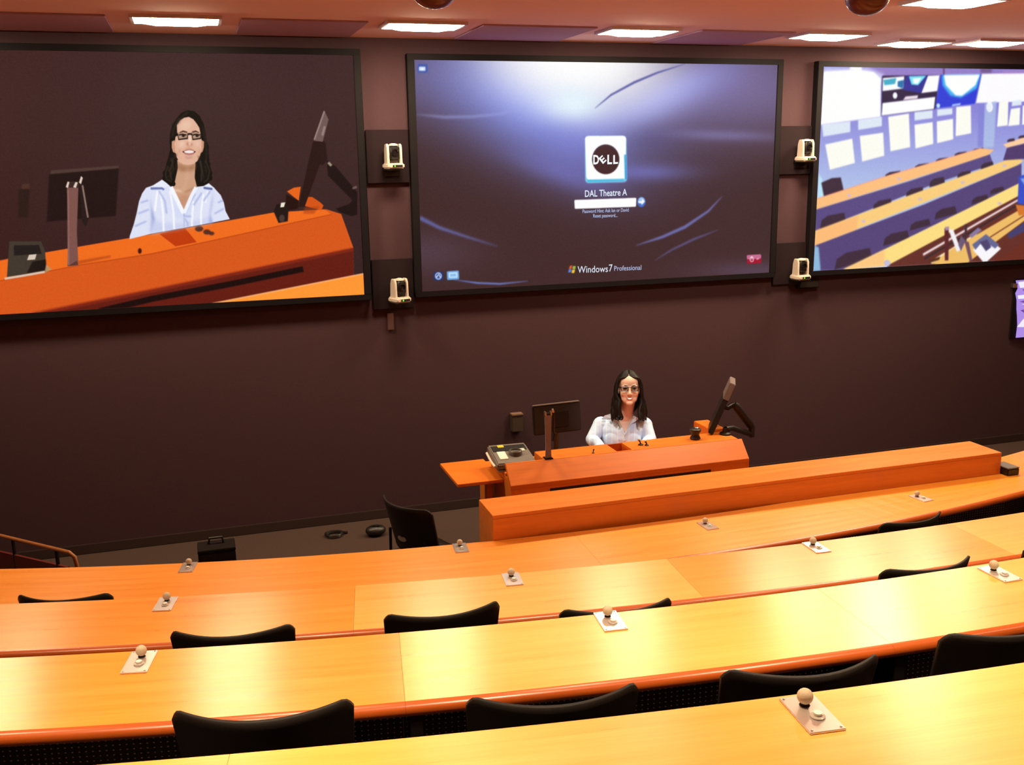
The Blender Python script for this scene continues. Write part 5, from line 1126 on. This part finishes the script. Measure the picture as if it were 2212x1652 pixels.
mouth = obj('lips', MB().tube([fh(x, z, 0.001) for x, z in up_], [0.0008]+[0.0022]*11+[0.0008], 8).tube([fh(x, z, 0.001) for x, z in lo_], [0.0008]+[0.0030]*11+[0.0008], 8), M_LIP, per, smooth=True)
rows_ = []
for v in np.linspace(0, 1, 5): rows_.append([fh(a_[0]*(1-v)*.95+b2[0]*v*.95, a_[1]*(1-v)+b2[1]*v*0.97, 0.0012) for a_, b2 in zip(up_, lo_)])
obj('teeth', MB().sheet(rows_), M_TEETH, mouth, smooth='all')
# spectacles
gl = MB(); lens = MB()
gy = -0.104
for s in (-1, 1):
    c = np.array([(0.0265, 0.016), (-0.0265, 0.016), (-0.0225, -0.0145), (0.0225, -0.0145)])*(s, 1)
    rr = rrect([tuple(q) for q in c], 0.008)
    L3 = [H((s*0.0365+x, gy+0.10*abs(s*0.0365+x)**1.35, z+0.000)) for x, z in rr]
    gl.tube(L3+L3[:1]+L3[1:2], 0.0026, 8, caps=False)
    n = len(L3); off = HM@np.array([0, 0.0012, 0]); lens.add(L3+[p+off for p in L3], [tuple(range(n)), tuple(range(2*n-1, n-1, -1))]+[(i, i+n, (i+1) % n+n, (i+1) % n) for i in range(n)])
    gl.tube([H((s*0.062, gy+0.002, 0.012)), H((s*0.076, -0.075, 0.012)), H((s*0.083, -0.02, 0.012)), H((s*0.083, 0.03, 0.008))], [0.004, 0.0035, 0.003, 0.0025], 8)
gl.tube([H((-0.011, gy, 0.010)), H((0, gy-0.003, 0.013)), H((0.011, gy, 0.010))], 0.0026, 8)
spx = obj('spectacles', gl, M_SPEC, per, smooth=True)
mg = bpy.data.materials.new('spectacle_lens'); mg.use_nodes = True; nt = mg.node_tree; nt.nodes.remove(nt.nodes['Principled BSDF'])
tr = nt.nodes.new('ShaderNodeBsdfTransparent'); tr.inputs[0].default_value = (0.80, 0.77, 0.72, 1); gs_ = nt.nodes.new('ShaderNodeBsdfGlossy'); gs_.inputs['Roughness'].default_value = 0.05; ms = nt.nodes.new('ShaderNodeMixShader'); ms.inputs[0].default_value = 0.05
nt.links.new(tr.outputs[0], ms.inputs[1]); nt.links.new(gs_.outputs[0], ms.inputs[2]); nt.links.new(ms.outputs[0], nt.nodes['Material Output'].inputs[0])
obj('lens_pair', lens, mg, spx)
# hair: a close cap and locks falling to the shoulders
M_HAIR = mat('dark_hair', (0.010, 0.007, 0.005), 0.42, noise=0.5, nscale=90, bump=0.3, spec=0.22)
hm = MB()
cap = MB().ell((0, 0.018, 0.032), (0.082, 0.100, 0.094), 40, 28)
kp = [i for i, f in enumerate(cap.f) if not any((cap.v[q][1] < -0.020 and cap.v[q][2] < 0.100-1.05*abs(cap.v[q][0]+0.006)) or (cap.v[q][2] < -0.03 and cap.v[q][1] < 0.03) for q in f)]
hm.add([H(v) for v in cap.v], [cap.f[i] for i in kp])
hm.tube([H((0, 0.075, 0.03)), H((0, 0.095, -0.06)), H((0, 0.09, -0.14)), H((0, 0.085, -0.185))], [0.074, 0.088, 0.086, 0.05], 18, flat=0.5)
rs = np.random.default_rng(3)
for s in (-1, 1):
    N = 17
    for i in range(N):
        f_ = i/(N-1); y0 = -0.062+0.145*f_; top_z = 0.030+0.097*math.sqrt(max(0.05, 1-((y0-0.018)/0.108)**2))
        jit = rs.normal(0, 0.003, 3)
        px0 = -0.004
        ysd = -0.050+0.135*f_**0.9; wv = rs.uniform(0, 2*PI)
        spread = 0.088+0.012*math.sin(PI*f_)
        p = [(px0+s*0.004, y0, top_z+0.003), (px0+s*0.032, y0-0.008*(1-f_), top_z-0.006-0.008*(1-f_)), (s*0.062, y0*0.95+0.004, 0.084-0.010*(1-f_)), (s*0.080, ysd*0.85, 0.048), (s*(0.090+0.003*f_), ysd*0.9+0.004, 0.002), (s*(0.092+0.002*f_), ysd+0.008, -0.050)]
        dwn = np.linspace(-0.085, -0.212-0.012*f_ + rs.normal(0, 0.005), 7)
        xe = (0.066+0.052*min(1.0, f_*2.2)) if f_ < 0.75 else 0.10      # locks near the face hang inward over the collar
        for j, z in enumerate(dwn):
            t_ = (j+1)/7; p.append((s*(spread*(1-t_)+xe*t_+0.006*math.sin(4.5*t_*PI/2+wv))+jit[0], ysd+0.010+0.006*math.sin(4*t_+wv)-0.030*t_*(1-f_), z))
        p.append((s*(xe+0.008)+jit[0], ysd+0.004-0.032*(1-f_)-0.006, dwn[-1]-0.012))
        p = [H(q) for q in p]
        # resample smoothly
        P_ = np.array(p); tt = np.linspace(0, len(P_)-1, 34); out = []
        for t_ in tt:
            i0 = int(min(t_, len(P_)-2)); u = t_-i0; a_ = P_[max(i0-1, 0)]; b2 = P_[i0]; c2 = P_[i0+1]; d2 = P_[min(i0+2, len(P_)-1)]
            out.append(0.5*((2*b2)+(-a_+c2)*u+(2*a_-5*b2+4*c2-d2)*u*u+(-a_+3*b2-3*c2+d2)*u**3))
        rad = np.interp(np.linspace(0, 1, 34), [0, .12, .4, .7, .93, 1], [0.006, 0.0105, 0.0130, 0.0160, 0.0120, 0.002])*HS
        hm.tube(out, list(rad), 8)
obj('hair', hm, M_HAIR, per, smooth='all', recalc=False)
for s in (-1, 1): obj('earring', MB().ell(H((s*0.081, -0.004, -0.040)), (0.003, 0.003, 0.004), 8, 6), M_CHROME, per, smooth='all')
# her stool
t = thing('stool', 'dark swivel stool under the seated woman, hidden by the podium', 'stool', (PROOT[0]+TX*_ct-0.09*_st, PROOT[1]+TX*_st+0.09*_ct, 0), TH)
obj('seat', MB().lathe([(0.001, 0.385), (0.17, 0.385), (0.185, 0.40), (0.185, 0.425), (0.17, 0.437), (0.001, 0.437)], n=28), M_BLACK, t, smooth=True)
obj('post', MB().lathe([(0.03, 0.06), (0.03, 0.25), (0.018, 0.26), (0.018, 0.386)], n=16), M_CHROME, t, smooth=True)
for i in range(5):
    a_ = 2*PI*i/5+0.3; lgo = obj('leg', MB().tube([(0.02*math.cos(a_), 0.02*math.sin(a_), 0.085), (0.24*math.cos(a_), 0.24*math.sin(a_), 0.062)], [0.022, 0.014], 8), M_DKMET, t, smooth=True)
    obj('caster', MB().ell((0.235*math.cos(a_), 0.235*math.sin(a_), 0.026), (0.022, 0.022, 0.026), 12, 8), M_BLACK, lgo, smooth='all')
